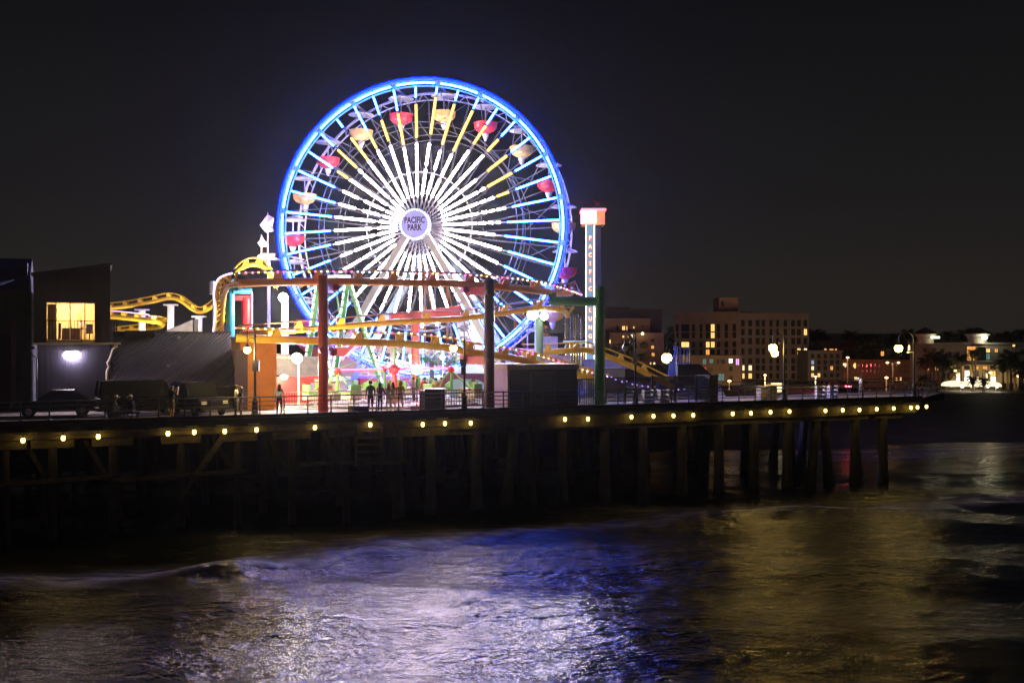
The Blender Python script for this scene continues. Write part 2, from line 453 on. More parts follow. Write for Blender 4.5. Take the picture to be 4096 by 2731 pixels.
railing('pier_railing', 'short black railing turning the far right corner of the pier', lambda s, z: Vector((*(e0 + (e1 - e0) * (s / eL)).to_2d(), z)),
        0.1, 6.0, 1.3, (1.10, 0.86, 0.62, 0.38))
railing('pier_railing', 'pale metal railing on the far side of the boardwalk at right', lambda s, z: P(s, 7.2, z), S_of(2890, 7.2), S_of(3660, 7.2), 2.0,
        (1.10, 0.8, 0.5))

# ------------------------------------------------------------------ lamps strung under the deck edge
bulb_y = em('bulb_yellow', (1.0, 0.66, 0.13), 8.5)
under = [(92, 1758), (253, 1749), (393, 1743), (672, 1731), (777, 1725), (899, 1722), (1026, 1716), (1260, 1707), (1481, 1696), (1691, 1695),
         (1780, 1691), (1883, 1689), (2260, 1674), (2352, 1673), (2526, 1665), (2614, 1662), (2694, 1660), (2773, 1658), (2931, 1652),
         (3004, 1650), (3082, 1646), (3158, 1643), (3302, 1640), (3371, 1638), (3438, 1637), (3507, 1634), (3575, 1631), (3644, 1628), (3670, 1627), (3706, 1627)]
bm_ = MB(); bm_.lathe((0, 0, 0), [(0.03, -0.17), (0.085, -0.13), (0.105, -0.03), (0.085, 0.06), (0.05, 0.10)], 10); bulb_me = bm_.mesh('bulb', bulb_y, smooth=True)
sk_ = MB(); sk_.lathe((0, 0, 0), [(0.06, 0.09), (0.06, 0.18), (0.02, 0.2), (0.02, 0.30)], 8); sock_me = sk_.mesh('socket', steel, smooth=True)
pl_ = MB(); pl_.box((-0.12, 0.05, 0.28), (0.62, 0.26, 0.03)); plate_me = pl_.mesh('bracket_plate', mat('galv_plate', (0.4, 0.4, 0.36), 0.5, 0.3))
for i, (u, v) in enumerate(under):
    c = PT(u, v, -0.28)
    if i == 29: c = DV(3706, PT(3690, 1600, 0).y + 1.0, PT(u, v, 0).z)
    L = thing('under_deck_lamp', f'yellow bulb lamp under the pier edge, {ORD[i]} {"of the row" if i == 0 else "from the left"}', 'lamp', c, 'lamps under the pier edge')
    Mx = Matrix.Translation(c) @ RZ
    inst(bulb_me, 'bulb', L, Mx); inst(sock_me, 'socket', L, Mx); inst(plate_me, 'bracket_plate', L, Mx)
cab = thing('festoon_cable', 'thin black cable looping between the lamps under the pier', 'cable', PT(2048, 1670, -0.2))
cm = mat('cable_black', (0.06, 0.06, 0.06), 0.6)
for i, ((u0, v0), (u1, v1)) in enumerate(zip(under[:-1], under[1:-1])):
    a, b_ = PT(u0, v0, -0.16) + Vector((0, 0, .2)), PT(u1, v1, -0.16) + Vector((0, 0, .2))
    sag = 0.9 if i == 21 else random.uniform(0.05, 0.2)
    m = MB(); m.tube([a.lerp(b_, k / 8) - Vector((0, 0, sag * 4 * (k / 8) * (1 - k / 8))) for k in range(9)], 0.014, 5)
    m.build('cable_span', cm, cab)
# ------------------------------------------------------------------ the big wheel
TH = math.radians(8.0)
WA = Vector((math.sin(TH), math.cos(TH), 0)); WR_ = Vector((math.cos(TH), -math.sin(TH), 0)); UPV = Vector((0, 0, 1))
WC = W(1680, 907, 86.7); RR = 12.9; WIDE = 5.0
def WP(r, deg, d=0.0):
    a = math.radians(deg)
    return WC + WA * d + WR_ * (r * math.sin(a)) + UPV * (r * math.cos(a))
white_p = mat('wheel_white_paint', (0.62, 0.62, 0.64), 0.4, 0.0, 0.12, 1.5)
led_b = em('led_blue', (0.016, 0.15, 1.0), 130.0)
led_b2 = em('led_blue_glow', (0.0, 0.035, 1.0), 2.4)  # dim wide emitters added to imitate the glow round the lit tubes
led_y = em('led_yellow', (1.0, 0.60, 0.07), 9.0)
led_y2 = em('led_yellow_glow', (1.0, 0.55, 0.05), 0.9)
led_w = em('led_white', (1.0, 0.80, 0.92), 125.0)
led_w2 = em('led_white_glow', (0.95, 0.74, 0.86), 0.9)
wheel = thing('ferris_wheel', 'giant ferris wheel lit by blue, yellow and white light tubes', 'ferris wheel', Vector((WC.x, WC.y + 2.5, DECK)))
J0 = 7.3
def arc(r, a0, a1, d, n):
    return [WP(r, a0 + (a1 - a0) * i / n, d) for i in range(n + 1)]
def ring_box(mb, r0, r1, d0, d1, n=120):
    vs = []; fs = []
    for i in range(n):
        a = 360 * i / n
        vs += [WP(r0, a, d0), WP(r1, a, d0), WP(r1, a, d1), WP(r0, a, d1)]
    for i in range(n):
        j = (i + 1) % n
        for k in range(4): fs.append((i * 4 + k, i * 4 + (k + 1) % 4, j * 4 + (k + 1) % 4, j * 4 + k))
    mb.add(vs, fs)
for d, nm in ((0.0, 'rim'), (WIDE, 'rim')):
    m = MB(); ring_box(m, RR - 0.16, RR, d - 0.12, d + 0.12); ring_box(m, RR - 0.72, RR - 0.62, d - 0.06, d + 0.06)
    for k in range(80):
        a = J0 + k * 4.5
        m.beam(WP(RR - 0.66, a, d), WP(RR - 0.1, a + (2.2 if k % 2 else -2.2), d), 0.06, 0.06)
    m.build(nm, white_p, wheel, False)
m = MB(); ring_box(m, RR - 0.02, RR + 0.07, -0.18, -0.02, 160); m.build('rim_neon', em('rim_neon_blue', (0.0, 0.0010, 1.0), 190.0), wheel)
m = MB(); ring_box(m, RR - 0.56, RR - 0.18, 0.02, 0.05, 160); m.build('rim_panel', mat('rim_panel_white', (0.7, 0.74, 0.78), 0.5), wheel)
# twenty led bars on the rim, each of lit cells
for k in range(20):
    a0, a1 = J0 + 18 * k + 1.15, J0 + 18 * (k + 1) - 1.15
    m = MB(); m2 = MB(); nc = 12
    for c in range(nc):
        b0 = a0 + (a1 - a0) * c / nc + 0.12; b1 = a0 + (a1 - a0) * (c + 1) / nc - 0.12
        p0, p1 = WP(RR - 0.40, b0, -0.12), WP(RR - 0.40, b1, -0.12)
        m.beam(p0, p1, 0.06, 0.15, WP(1, (b0 + b1) / 2, 0) - WC)
    q = arc(RR - 0.40, a0 - 0.1, a1 + 0.1, -0.04, 6)
    for p0, p1 in zip(q, q[1:]): m2.beam(p0, p1, 0.05, 0.34, (p0 + p1) / 2 - WC)  # glow strip added behind the lit cells
    ho = m2.build('led_bar', led_b2, wheel); m.build('lit_cells', led_b, ho)
# spokes, hub, rings
spk = mat('spoke_white', (0.15, 0.15, 0.16), 0.5, 0.2, 0.1, 2.0)
HUBF, HUBB = -0.9, WIDE + 0.9
for i in range(40):
    a = J0 + 9 * i
    for d0, d1 in ((HUBF + 0.3, 0.0), (HUBB - 0.3, WIDE)):
        m = MB()
        for off in (-0.14, 0.14):
            p, q = WP(1.05, a + off * 8, d0), WP(RR - 0.62, a + off * 0.65, d1)
            m.tube([p, q], 0.045, 5)
        for r_ in (3.5, 6, 8.5, 11):
            k = (r_ - 1.05) / (RR - 1.67)
            m.box(WP(r_, a, d0 + (d1 - d0) * k), (0.34, 0.05, 0.05), (WP(r_, a + 1) - WP(r_, a - 1)).normalized())
        m.build('spoke', spk, wheel)
for d, f in ((0.0, -0.6), (WIDE, 0.6)):
    for rr in (4.7, 8.6, 9.1):
        dd = d + f * (1 - rr / RR)
        m = MB(); m.tube([WP(rr, J0 + 9 * i, dd) for i in range(40)], 0.04, 5, closed=True); m.build('spoke_ring', spk, wheel)
for i in range(20):     # crosswise braces between the two sides
    a = J0 + 18 * i
    m = MB(); m.tube([WP(RR - 0.3, a, 0), WP(RR - 0.3, a, WIDE)], 0.07, 6)
    m.tube([WP(8.8, a, 0), WP(RR - 0.5, a + 9, WIDE)], 0.035, 4); m.tube([WP(8.8, a + 9, WIDE), WP(RR - 0.5, a, 0)], 0.035, 4)
    m.tube([WP(8.8, a, -0.2), WP(8.8, a, WIDE + 0.2)], 0.04, 4)
    m.build('cross_brace', spk, wheel)
m = MB(); m.lathe(WC + WA * (HUBF - 0.9), [(0.55, 0), (0.55, 0.9), (1.15, 0.9), (1.15, 1.3), (0.7, 1.3), (0.7, WIDE + 0.5 + 0.9), (1.15, WIDE + 0.9 + 0.5), (1.15, WIDE + 0.9 + 0.9), (0.5, WIDE + 0.9 + 0.9), (0.5, WIDE + 2.7)], 20, WA)
m.build('hub', white_p, wheel, True)
# light tubes on the front spokes (fractions of the rim radius), keyed by angle
def full(a): return {'b': [(.955, .66)], 'y': [], 'w': [(.60, .20)]}
LED = {
 -1.7: ([(.955, .87)], [(.82, .60)], [(.555, .20)]), 7.3: ([(.955, .895)], [(.87, .625)], [(.555, .41), (.38, .21)]),
 16.3: ([(.96, .875)], [(.845, .57)], [(.52, .395), (.36, .22)]), 25.3: ([(.97, .865)], [(.845, .555)], [(.525, .365), (.34, .21)]),
 34.3: ([(.965, .82)], [(.80, .66)], [(.60, .22)]), 43.3: ([(.97, .815)], [(.78, .68)], [(.637, .21)]),
 52.3: ([(.97, .79)], [(.75, .59)], [(.49, .18)]), 61.3: ([(.97, .745)], [(.715, .535)], [(.51, .48), (.455, .18)]),
 70.3: ([(.96, .70)], [(.645, .565)], [(.54, .505), (.485, .445), (.425, .17)]), 79.3: ([(.96, .645)], [], [(.595, .58), (.565, .54), (.52, .49), (.47, .44), (.41, .17)]),
 88.3: ([(.965, .60)], [], [(.55, .53), (.505, .475), (.455, .41), (.39, .17)]), 97.3: ([(.955, .59)], [], [(.52, .18)]),
 106.3: ([(.965, .63)], [], [(.58, .19)]), 115.3: ([(.96, .64)], [], [(.59, .19)]), 124.3: ([(.95, .70)], [], [(.62, .19)]),
 133.3: ([(.95, .76), (.74, .62)], [], [(.60, .20)]), 142.3: ([(.95, .66)], [], [(.62, .20)]), 151.3: ([(.955, .60)], [], [(.57, .52), (.50, .20)]),
 160.3: ([(.955, .70), (.68, .62)], [], [(.59, .20)]), 169.3: ([(.95, .72)], [], [(.68, .60), (.58, .20)]), 178.3: ([(.96, .74)], [], [(.68, .60), (.58, .20)]),
 187.3: ([(.96, .72)], [], [(.66, .61), (.59, .20)]), 196.3: ([(.955, .70)], [], [(.65, .62), (.60, .20)]), 205.3: ([(.95, .68)], [], [(.62, .58), (.56, .20)]),
 214.3: ([(.95, .66)], [], [(.60, .20)]), 223.3: ([(.95, .70)], [], [(.64, .20)]), 232.3: ([(.95, .72), (.70, .64)], [], [(.60, .54), (.52, .20)]),
 241.3: ([(.95, .68)], [], [(.62, .46), (.44, .19)]), 250.3: ([(.95, .66)], [], [(.575, .50), (.47, .18)]), 259.3: ([(.945, .63)], [], [(.59, .31), (.28, .15)]),
 -92 + 360: ([(.945, .62)], [], [(.585, .33), (.28, .15)]), -83 + 360: ([(.94, .615)], [], [(.585, .305), (.27, .15)]),
 -74 + 360: ([(.935, .61)], [], [(.575, .46), (.40, .285), (.25, .14)]), -65 + 360: ([(.935, .65)], [], [(.58, .465), (.41, .27), (.24, .14)]),
 -56 + 360: ([(.935, .73)], [(.685, .60)], [(.575, .265), (.23, .14)]), -47 + 360: ([(.94, .82)], [(.775, .595)], [(.57, .54), (.515, .285), (.25, .14)]),
 -38 + 360: ([(.935, .87)], [(.77, .58)], [(.57, .18)]), -29 + 360: ([(.945, .75)], [(.73, .615)], [(.59, .19)]),
 -20 + 360: ([(.945, .81)], [(.765, .62)], [(.58, .20)]), -11 + 360: ([(.955, .80)], [(.775, .565)], [(.535, .20)]),
}
for a, (bl, ye, wh) in LED.items():
    for segs, mc, mh, nm in ((bl, led_b, led_b2, 'blue_light_tube'), (ye, led_y, led_y2, 'yellow_light_tube'), (wh, led_w, led_w2, 'white_light_tube')):
        for (r1, r0) in segs:
            r1 *= RR; r0 *= RR; r1 = min(r1, RR - 0.75)
            if r1 - r0 < 0.1: continue
            dd = lambda r: (HUBF + 0.3) * (1 - (r - 1.05) / (RR - 1.67)) - 0.10
            m = MB(); m.tube([WP(r0, a, dd(r0) - 0.03), WP(r1, a, dd(r1) - 0.03)], 0.062 if nm[0] != 'w' else 0.085, 8)
            m2 = MB(); m2.beam(WP(r0 - 0.05, a, dd(r0) + 0.06), WP(r1 + 0.05, a, dd(r1) + 0.06), 0.26, 0.05, WA)  # wider strip imitates the glow round the lit core
            ho = m2.build(nm, mh, wheel); m.build('lit_core', mc, ho, True)
# hub sign: disc ringed with bulbs
SD = -2.0; SC = WP(0, 0, SD)
m = MB(); m.lathe(SC + WA * 0.02, [(1.36, 0.0), (1.36, 0.30), (1.0, 0.5)], 40, WA); sign = m.build('hub_sign', mat('sign_rim_blue', (0.2, 0.25, 0.6), 0.5), wheel)
m = MB(); m.lathe(SC - WA * 0.012, [(1.12, 0.0), (1.12, 0.02)], 40, WA); m.build('sign_face', em('sign_face_lavender', (0.50, 0.42, 0.92), 0.95), sign)
m = MB(); m.ball((0, 0, 0), 0.07, 8, 5); sb_me = m.mesh('sign_bulb', em('sign_bulbs', (0.75, 0.8, 1.0), 7.0), smooth=True)
for k in range(36): inst(sb_me, 'sign_bulb', sign, Matrix.Translation(WP(1.24, k * 10, SD - 0.03)))
def text_mesh(txt, size, mt, name, parent, origin, ex, ez, ext=0.02, align='CENTER', sx=1.0, bold=0.0):
    c = bpy.data.curves.new('t', 'FONT'); c.body = txt; c.size = size; c.align_x = align; c.align_y = 'CENTER'; c.extrude = ext; c.offset = bold
    c.resolution_u = 2
    o = bpy.data.objects.new('t', c); COL.objects.link(o)
    dg = bpy.context.evaluated_depsgraph_get(); me = bpy.data.meshes.new_from_object(o.evaluated_get(dg))
    bpy.data.objects.remove(o); bpy.data.curves.remove(c)
    me.name = name; me.materials.clear(); me.materials.append(mt)
    ex = Vector(ex).normalized(); ez = Vector(ez).normalized(); ey = ex.cross(ez)
    M = Matrix(((ex.x * sx, ez.x, ey.x, 0), (ex.y * sx, ez.y, ey.y, 0), (ex.z * sx, ez.z, ey.z, 0), (0, 0, 0, 1)))
    me.transform(Matrix.Translation(Vector(origin) - ORG[parent]) @ M)
    ob = bpy.data.objects.new(name, me); COL.objects.link(ob); ob.parent = parent; ORG[ob] = ORG[parent]
    return ob
ltr = mat('sign_letters_dark', (0.06, 0.03, 0.10), 0.5)
text_mesh('PACIFIC', 0.74, ltr, 'lettering', sign, SC - WA * 0.04 + UPV * 0.31, WR_, UPV, sx=0.68, bold=0.022)
text_mesh('PARK', 0.74, ltr, 'lettering', sign, SC - WA * 0.04 - UPV * 0.31, WR_, UPV, sx=0.68, bold=0.022)
# legs
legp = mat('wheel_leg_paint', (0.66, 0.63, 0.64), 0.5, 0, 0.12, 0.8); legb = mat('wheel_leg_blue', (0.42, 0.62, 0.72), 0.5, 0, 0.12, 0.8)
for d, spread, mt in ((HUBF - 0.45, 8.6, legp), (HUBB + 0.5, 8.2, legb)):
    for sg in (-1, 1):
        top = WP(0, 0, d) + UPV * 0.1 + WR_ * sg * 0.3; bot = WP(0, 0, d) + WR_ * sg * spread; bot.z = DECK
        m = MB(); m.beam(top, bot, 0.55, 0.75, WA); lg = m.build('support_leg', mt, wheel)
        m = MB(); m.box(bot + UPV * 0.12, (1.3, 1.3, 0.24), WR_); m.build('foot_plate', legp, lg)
# gondolas
gtubs = {'red': mat('gondola_red', (0.62, 0.035, 0.04), 0.35, 0, 0.1), 'yellow': mat('gondola_yellow', (0.72, 0.42, 0.10), 0.35, 0, 0.1)}
gpale = mat('gondola_fibreglass', (0.66, 0.62, 0.56), 0.4, 0, 0.1)
for kind in ('red', 'yellow'):
    mb = MB(); mb.lathe((0, 0, -2.95), [(0.12, 0), (0.42, 0.12), (0.80, 0.32), (1.0, 0.55), (1.05, 0.95), (1.08, 1.0), (1.0, 1.0), (0.9, 0.6), (0.3, 0.55)], 18)
    gtubs[kind + '_me'] = mb.mesh('tub', gtubs[kind], smooth=True)
mb = MB(); mb.lathe((0, 0, -0.55), [(1.15, 0.0), (0.9, 0.16), (0.5, 0.30), (0.1, 0.38)], 18); can_me = mb.mesh('canopy', gpale, smooth=True)
mb = MB(); mb.tube([(0, 0, -3.2), (0, 0, 0.05)], 0.06, 8); mb.box((0, 0, 0), (0.2, WIDE - 0.3, 0.12)); hang_me = mb.mesh('hanger', white_p)
mb = MB(); mb.lathe((0, 0, -2.42), [(0.86, 0), (0.86, 0.12), (0.5, 0.12), (0.5, 0)], 14); seat_me = mb.mesh('seat', gpale)
mb = MB(); mb.lathe((0, 0, -3.55), [(0.06, 0.0), (0.22, 0.3), (0.32, 0.62)], 10); keel_me = mb.mesh('keel', gpale, smooth=True)
order = [('top', 7.3)]
gnames = {0: 'near the top of the wheel, right of centre', 1: 'on the wheel, at one o\'clock', 2: 'on the wheel, at half past one', 3: 'on the wheel, at two o\'clock',
          4: 'on the right edge of the wheel, just above the hub level', 5: 'on the right edge of the wheel, just below the hub level', 6: 'low on the right edge of the wheel',
          7: 'behind the green column arm at the lower right of the wheel', 8: 'at five o\'clock on the wheel', 9: 'just right of the wheel\'s lowest point',
          10: 'at the wheel\'s lowest point', 11: 'just left of the wheel\'s lowest point', 12: 'at seven o\'clock on the wheel', 13: 'behind the tall red column, at eight o\'clock on the wheel',
          14: 'low on the left edge of the wheel', 15: 'on the left edge of the wheel, just below the hub level', 16: 'on the left edge of the wheel, just above the hub level',
          17: 'on the wheel, at ten o\'clock', 18: 'on the wheel, at half past ten', 19: 'near the top of the wheel, left of centre'}
for k in range(20):
    kind = 'red' if k % 2 else 'yellow'
    c = WP(RR - 0.35, J0 + 18 * k, WIDE / 2)
    g = thing('gondola', f'{kind} round gondola {gnames[k]}', 'gondola', c, 'gondolas of the ferris wheel')
    M = Matrix.Translation(c) @ Matrix.Rotation(-TH, 4, 'Z')
    for me_, nm in ((gtubs[kind + '_me'], 'tub'), (can_me, 'canopy'), (hang_me, 'hanger'), (seat_me, 'seat'), (keel_me, 'keel')): inst(me_, nm, g, M)
# ------------------------------------------------------------------ roller coaster
def smooth_path(pts, n=6):
    pts = [Vector(p) for p in pts]; out = []
    for i in range(len(pts) - 1):
        p0 = pts[max(i - 1, 0)]; p1 = pts[i]; p2 = pts[i + 1]; p3 = pts[min(i + 2, len(pts) - 1)]
        for k in range(n):
            t = k / n
            out.append(0.5 * ((2 * p1) + (p2 - p0) * t + (2 * p0 - 5 * p1 + 4 * p2 - p3) * t * t + (3 * p1 - p0 - 3 * p2 + p3) * t ** 3))
    return out + [pts[-1]]
def resample(pts, step):
    out = [pts[0]]; acc = 0.0
    for a, b in zip(pts, pts[1:]):
        L = (b - a).length; d = step - acc
        while d <= L and L > 0:
            out.append(a.lerp(b, d / L)); d += step
        acc = (acc + L) % step if L else acc
    return out
cr_or = mat('track_orange', (0.80, 0.34, 0.06), 0.32, 0, 0.12, 1.0)
cr_ye = mat('track_yellow', (0.90, 0.56, 0.04), 0.32, 0, 0.12, 1.0)
cr_rail = mat('track_rail', (0.48, 0.24, 0.12), 0.3, 0.4, 0.1, 1.0)
BULBC = [em('bulb_magenta', (1.0, 0.10, 0.45), 3.2), em('bulb_warm', (1.0, 0.50, 0.16), 3.5), em('bulb_ice', (0.30, 0.55, 1.0), 3.5), em('bulb_pink', (1.0, 0.22, 0.42), 3.2), em('bulb_cream', (0.95, 1.0, 0.6), 3.0)]
BULBV = [em('bulb_violet', (0.42, 0.26, 1.0), 8)]
bb = MB(); bb.ball((0, 0, 0), 0.062, 8, 6); BULB_ME = [bb.mesh('bulb', m_) for m_ in BULBC]; BULB_MV = [bb.mesh('bulb', m_) for m_ in BULBV]
def bulbs(parent, path, step, meshes, jit=0.02, cable=True, sag=0.0):
    pts = resample(path, step)
    for i, p in enumerate(pts):
        inst(random.choice(meshes) if len(meshes) > 1 else meshes[0], 'bulb', parent, Matrix.Translation(p + Vector((random.uniform(-jit, jit), 0, random.uniform(-jit, jit)))))
    if cable:
        m = MB(); m.tube([p + Vector((0, 0, 0.07)) for p in pts], 0.014, 4); m.build('bulb_cable', mat('cable_black', (0.06, .06, .06)), parent)
def track(label, pts, r, offs, mt, gauge=0.95, tie=1.6, smooth=6, rr=0.05, rail_mt=None, name='coaster_track', group='roller coaster tracks', fin=0.34):
    """pts: centre of the main tube; offs: vector(s) from the tube up to the rails"""
    path = smooth_path(pts, smooth)
    if isinstance(offs, Vector): offs = [offs] * len(pts)
    op = smooth_path(offs, smooth)
    t = thing(name, label, 'roller coaster', path[len(path) // 2], group)
    m = MB(); m.tube(path, r, 12); m.build('main_tube', mt, t, True)
    rails = []
    for sg in (-1, 1):
        rp_ = []
        for i, p in enumerate(path):
            d = (path[min(i + 1, len(path) - 1)] - path[max(i - 1, 0)]).normalized()
            side = d.cross(op[i].normalized()).normalized()
            rp_.append(p + op[i] + side * sg * gauge / 2)
        m = MB(); m.tube(rp_, rr, 8); m.build('rail', rail_mt or mt, t, True); rails.append(rp_)
    acc = 0.0
    for i in range(1, len(path)):
        acc += (path[i] - path[i - 1]).length
        if acc >= tie:
            acc = 0.0
            d = (path[i] - path[i - 1]).normalized()
            base = path[i] + d * 0.16
            m = MB()
            for sg in (0, 1):
                top = rails[sg][i]; q = path[i]
                a = d * 0.10; tn = (rails[1][i] - rails[0][i]).normalized() * (0.06)
                low = d * fin
                m.hexa([q - low - tn, q + low - tn, q + low + tn, q - low + tn, top - a - tn, top + a - tn, top + a + tn, top - a + tn])
            m.beam(rails[0][i], rails[1][i], 0.10, 0.06)
            m.build('tie', mt, t)
    return t, path, rails
upv = Vector((0, 0, 0.66))
T1, pth, rl = track('upper orange coaster track crossing the whole front of the park with coloured bulbs',
    [PT(953, 1134, 3.6), PT(1045, 1130, 3.6), PT(1274, 1126, 3.6), PT(1500, 1127, 3.6), PT(1637, 1131, 3.6), PT(1820, 1135, 3.6), PT(1991, 1146, 3.7),
     PT(2143, 1162, 4.0), PT(2223, 1173, 4.8), PT(2278, 1172, 6.6), PT(2290, 1160, 9.0)], 0.23,
    [upv] * 7 + [Vector((0, 0, .62)), Vector((.15, 0, .5)), Vector((.35, 0, .35)), Vector((.4, 0, .2))], cr_or, tie=2.1, rail_mt=cr_rail)
bulbs(T1, [p + Vector((0, 0, -0.1)) - PN * 0.05 for p in rl[0]] if (rl[0][10] - Vector((0, 0, 0))).dot(PN) < rl[1][10].dot(PN) else [p + Vector((0, 0, -0.1)) - PN * 0.05 for p in rl[1]], 0.36, BULB_ME)
# left bend of the coaster dropping away
T2, pth2, rl2 = track('yellow coaster track dropping steeply at the left end, edged in violet light',
    [PT(960, 1136, 3.9), PT(922, 1140, 5.5), PT(900, 1165, 8.5), PT(892, 1215, 12), PT(888, 1280, 14.6), PT(884, 1360, 15.4), PT(882, 1440, 15.4)], 0.17,
    [Vector((0, 0, .6)), Vector((-.25, 0, .5)), Vector((-.40, 0, .2)), Vector((-.38, 0, .02)), Vector((-.38, 0, 0)), Vector((-.38, 0, 0)), Vector((-.38, 0, 0))], cr_ye, gauge=0.8, tie=0.75, fin=0.14)
m = MB(); m.tube([p - PN * 0.12 - PE * 0.10 for p in (rl2[1] if rl2[1][20].dot(PN) < rl2[0][20].dot(PN) else rl2[0])], 0.045, 6); m.build('violet_light_line', em('violet_line', (0.62, 0.42, 1.0), 5.0), T2)
T3, pth3, rl3 = track('lower orange and yellow coaster track sloping down to the right behind the dark shed',
    [PT(943, 1352, 4.2), PT(1106, 1358, 4.2), PT(1387, 1366, 4.2), PT(1637, 1376, 4.2), PT(1820, 1394, 4.2), PT(1857, 1405, 4.2), PT(1991, 1423, 4.4), PT(2125, 1447, 4.8), PT(2300, 1497, 5.4), PT(2420, 1535, 6.0)],
    0.235, Vector((0, 0, 0.60)), cr_ye, tie=2.1)
bulbs(T3, smooth_path([PT(943, 1312, 3.65), PT(1106, 1316, 3.65), PT(1387, 1325, 3.65), PT(1667, 1335, 3.65), PT(1821, 1352, 3.65), PT(1937, 1371, 3.7), PT(1991, 1383, 3.8), PT(2147, 1420, 4.0), PT(2250, 1452, 4.4), PT(2375, 1492, 4.9)], 6), 0.42, BULB_ME)
V1 = thing('light_string', 'string of violet bulbs sagging down behind the dark fence panels at right', 'string lights', PT(2560, 1540, 5))
bulbs(V1, smooth_path([PT(2425, 1503, 5.2), PT(2470, 1518, 5.2), PT(2540, 1536, 5.2), PT(2600, 1550, 5.2), PT(2680, 1560, 5.2), PT(2740, 1550, 5.2)], 6), 0.42, BULB_MV, 0.07)
T4, pth4, rl4 = track('middle yellow coaster track climbing to the right in front of the wheel legs',
    [PT(960, 1338, 9), PT(1315, 1310, 9), PT(1565, 1289, 9), PT(1820, 1276, 9), PT(1902, 1267, 9), PT(2036, 1249, 9), PT(2150, 1232, 9.4), PT(2250, 1240, 11), PT(2270, 1262, 13)],
    0.20, Vector((0, 0, 0.56)), cr_ye, tie=2.6, rail_mt=cr_rail)
m = MB()
T5, p5_, r5_ = track('far yellow coaster track with a camel-back hump, above the dark roof at left',
    [W(380, 1238, 100), W(442, 1232, 100), W(517, 1223, 100), W(608, 1206, 100), W(677, 1193, 100), W(723, 1202, 100), W(769, 1235, 100), W(804, 1249, 100), W(844, 1229, 100), W(885, 1196, 100), W(930, 1150, 101)],
    0.22, Vector((0, 0, 0.5)), cr_ye, tie=1.3, gauge=0.9)
T6, p6_, r6_ = track('far yellow lower coaster curve edged in violet light, left of the big wheel',
    [W(380, 1270, 99), W(442, 1266, 99), W(551, 1276, 99), W(608, 1284, 99), W(648, 1293, 101), W(640, 1306, 104), W(562, 1316, 106), W(465, 1328, 106)],
    0.26, Vector((0, 0, 0.52)), cr_ye, tie=1.3, gauge=0.9)
m = MB(); m.tube([p - Vector((0, 0.12, -0.03)) for p in r6_[0][:28]], 0.06, 6); m.build('violet_light_line', MATS['violet_line'], T6)
T7, p7_, r7_ = track('yellow coaster arch behind the left bend of the upper track',
    [PT(938, 1100, 17), PT(962, 1075, 17), PT(1003, 1058, 17), PT(1050, 1066, 17), PT(1082, 1100, 17), PT(1105, 1150, 17)], 0.18, Vector((0, 0, 0.45)), cr_ye, tie=0.9, gauge=0.8)
T8, p8_, r8_ = track('yellow coaster track running level then plunging to the right past the sign tower',
    [W(2085, 1408, 78), W(2178, 1408, 78), W(2268, 1403, 78), W(2348, 1401, 79), W(2423, 1424, 79), W(2544, 1472, 79), W(2610, 1506, 79), W(2720, 1560, 79)], 0.24, Vector((0, 0, 0.62)), cr_ye, tie=1.9)
# white columns of the far track
wcol = mat('column_white', (0.8, 0.78, 0.76), 0.4)
far_sup = [(568, 1222, 28), (683, 1203, 26), (796, 1250, 24)]
for k, (u, v, wpx) in enumerate(far_sup):
    c = W(u, v, 100.0); t = thing('coaster_column', f'white coaster column under the far yellow track, {("leftmost", "middle", "rightmost")[k]} of three', 'column', DV(u, 100.0), 'white columns of the far track')
    m = MB(); m.lathe(Vector((c.x, c.y, DECK)), [(0.34, 0), (0.34, c.z - DECK - 0.5)], 12); m.build('shaft', wcol, t, True)
    m = MB(); m.box(Vector((c.x, c.y, c.z - 0.42)), (1.3, 0.7, 0.16)); m.build('head_plate', wcol, t)
    lamp_light('column_uplight', t, Vector((c.x + 0.3, c.y - 2.2, DECK + 3.0)), 900, (1.0, 0.86, 0.62), 0.2)
# coloured front columns
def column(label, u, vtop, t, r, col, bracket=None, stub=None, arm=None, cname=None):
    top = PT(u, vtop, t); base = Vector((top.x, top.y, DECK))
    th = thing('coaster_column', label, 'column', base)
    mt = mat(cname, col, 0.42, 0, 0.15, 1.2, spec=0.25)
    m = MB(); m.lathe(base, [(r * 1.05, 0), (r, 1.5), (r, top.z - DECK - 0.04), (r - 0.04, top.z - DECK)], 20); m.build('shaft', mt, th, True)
    m = MB(); m.lathe(base, [(r * 1.7, 0.005), (r * 1.7, 0.05)], 16); m.build('base_flange', mt, th)
    for (dv, ln, du) in (bracket or []):
        a = PT(u, dv, t); q = a + PN * ln + PE * du
        m = MB(); m.beam(a, q, 0.42, 0.5); m.box(q + Vector((0, 0, 0.12)), (0.9, 0.5, 0.4), PE); m.build('track_bracket', mat('bracket_red', (0.45, 0.03, 0.03), 0.4), th)
    for dv in (stub or []):
        a = PT(u, dv, t) - PE * 0.12; m = MB(); m.lathe(a - PN * (r + 0.15), [(0.2, 0), (0.2, 0.4)], 14, PN); m.build('stub_flange', mt, th)
    return th, mt
c1, mt_blue = column('blue coaster column at the left end of the upper track', 921, 1116, 14.8, 0.30, (0.02, 0.19, 0.42), cname='column_blue')
m = MB(); m.tube([PT(930, 1163, 14.6), PT(1005, 1163, 14.9)], 0.22, 12); m.lathe(PT(905, 1163, 14.7), [(0.2, -.1), (0.2, .2)], 12, PE); m.build('cross_arm', mt_blue, c1, True)
m = MB(); m.beam(PT(955, 1160, 14.6), PT(965, 1140, 4.0), 0.2, 0.2); m.build('track_bracket', mt_blue, c1)
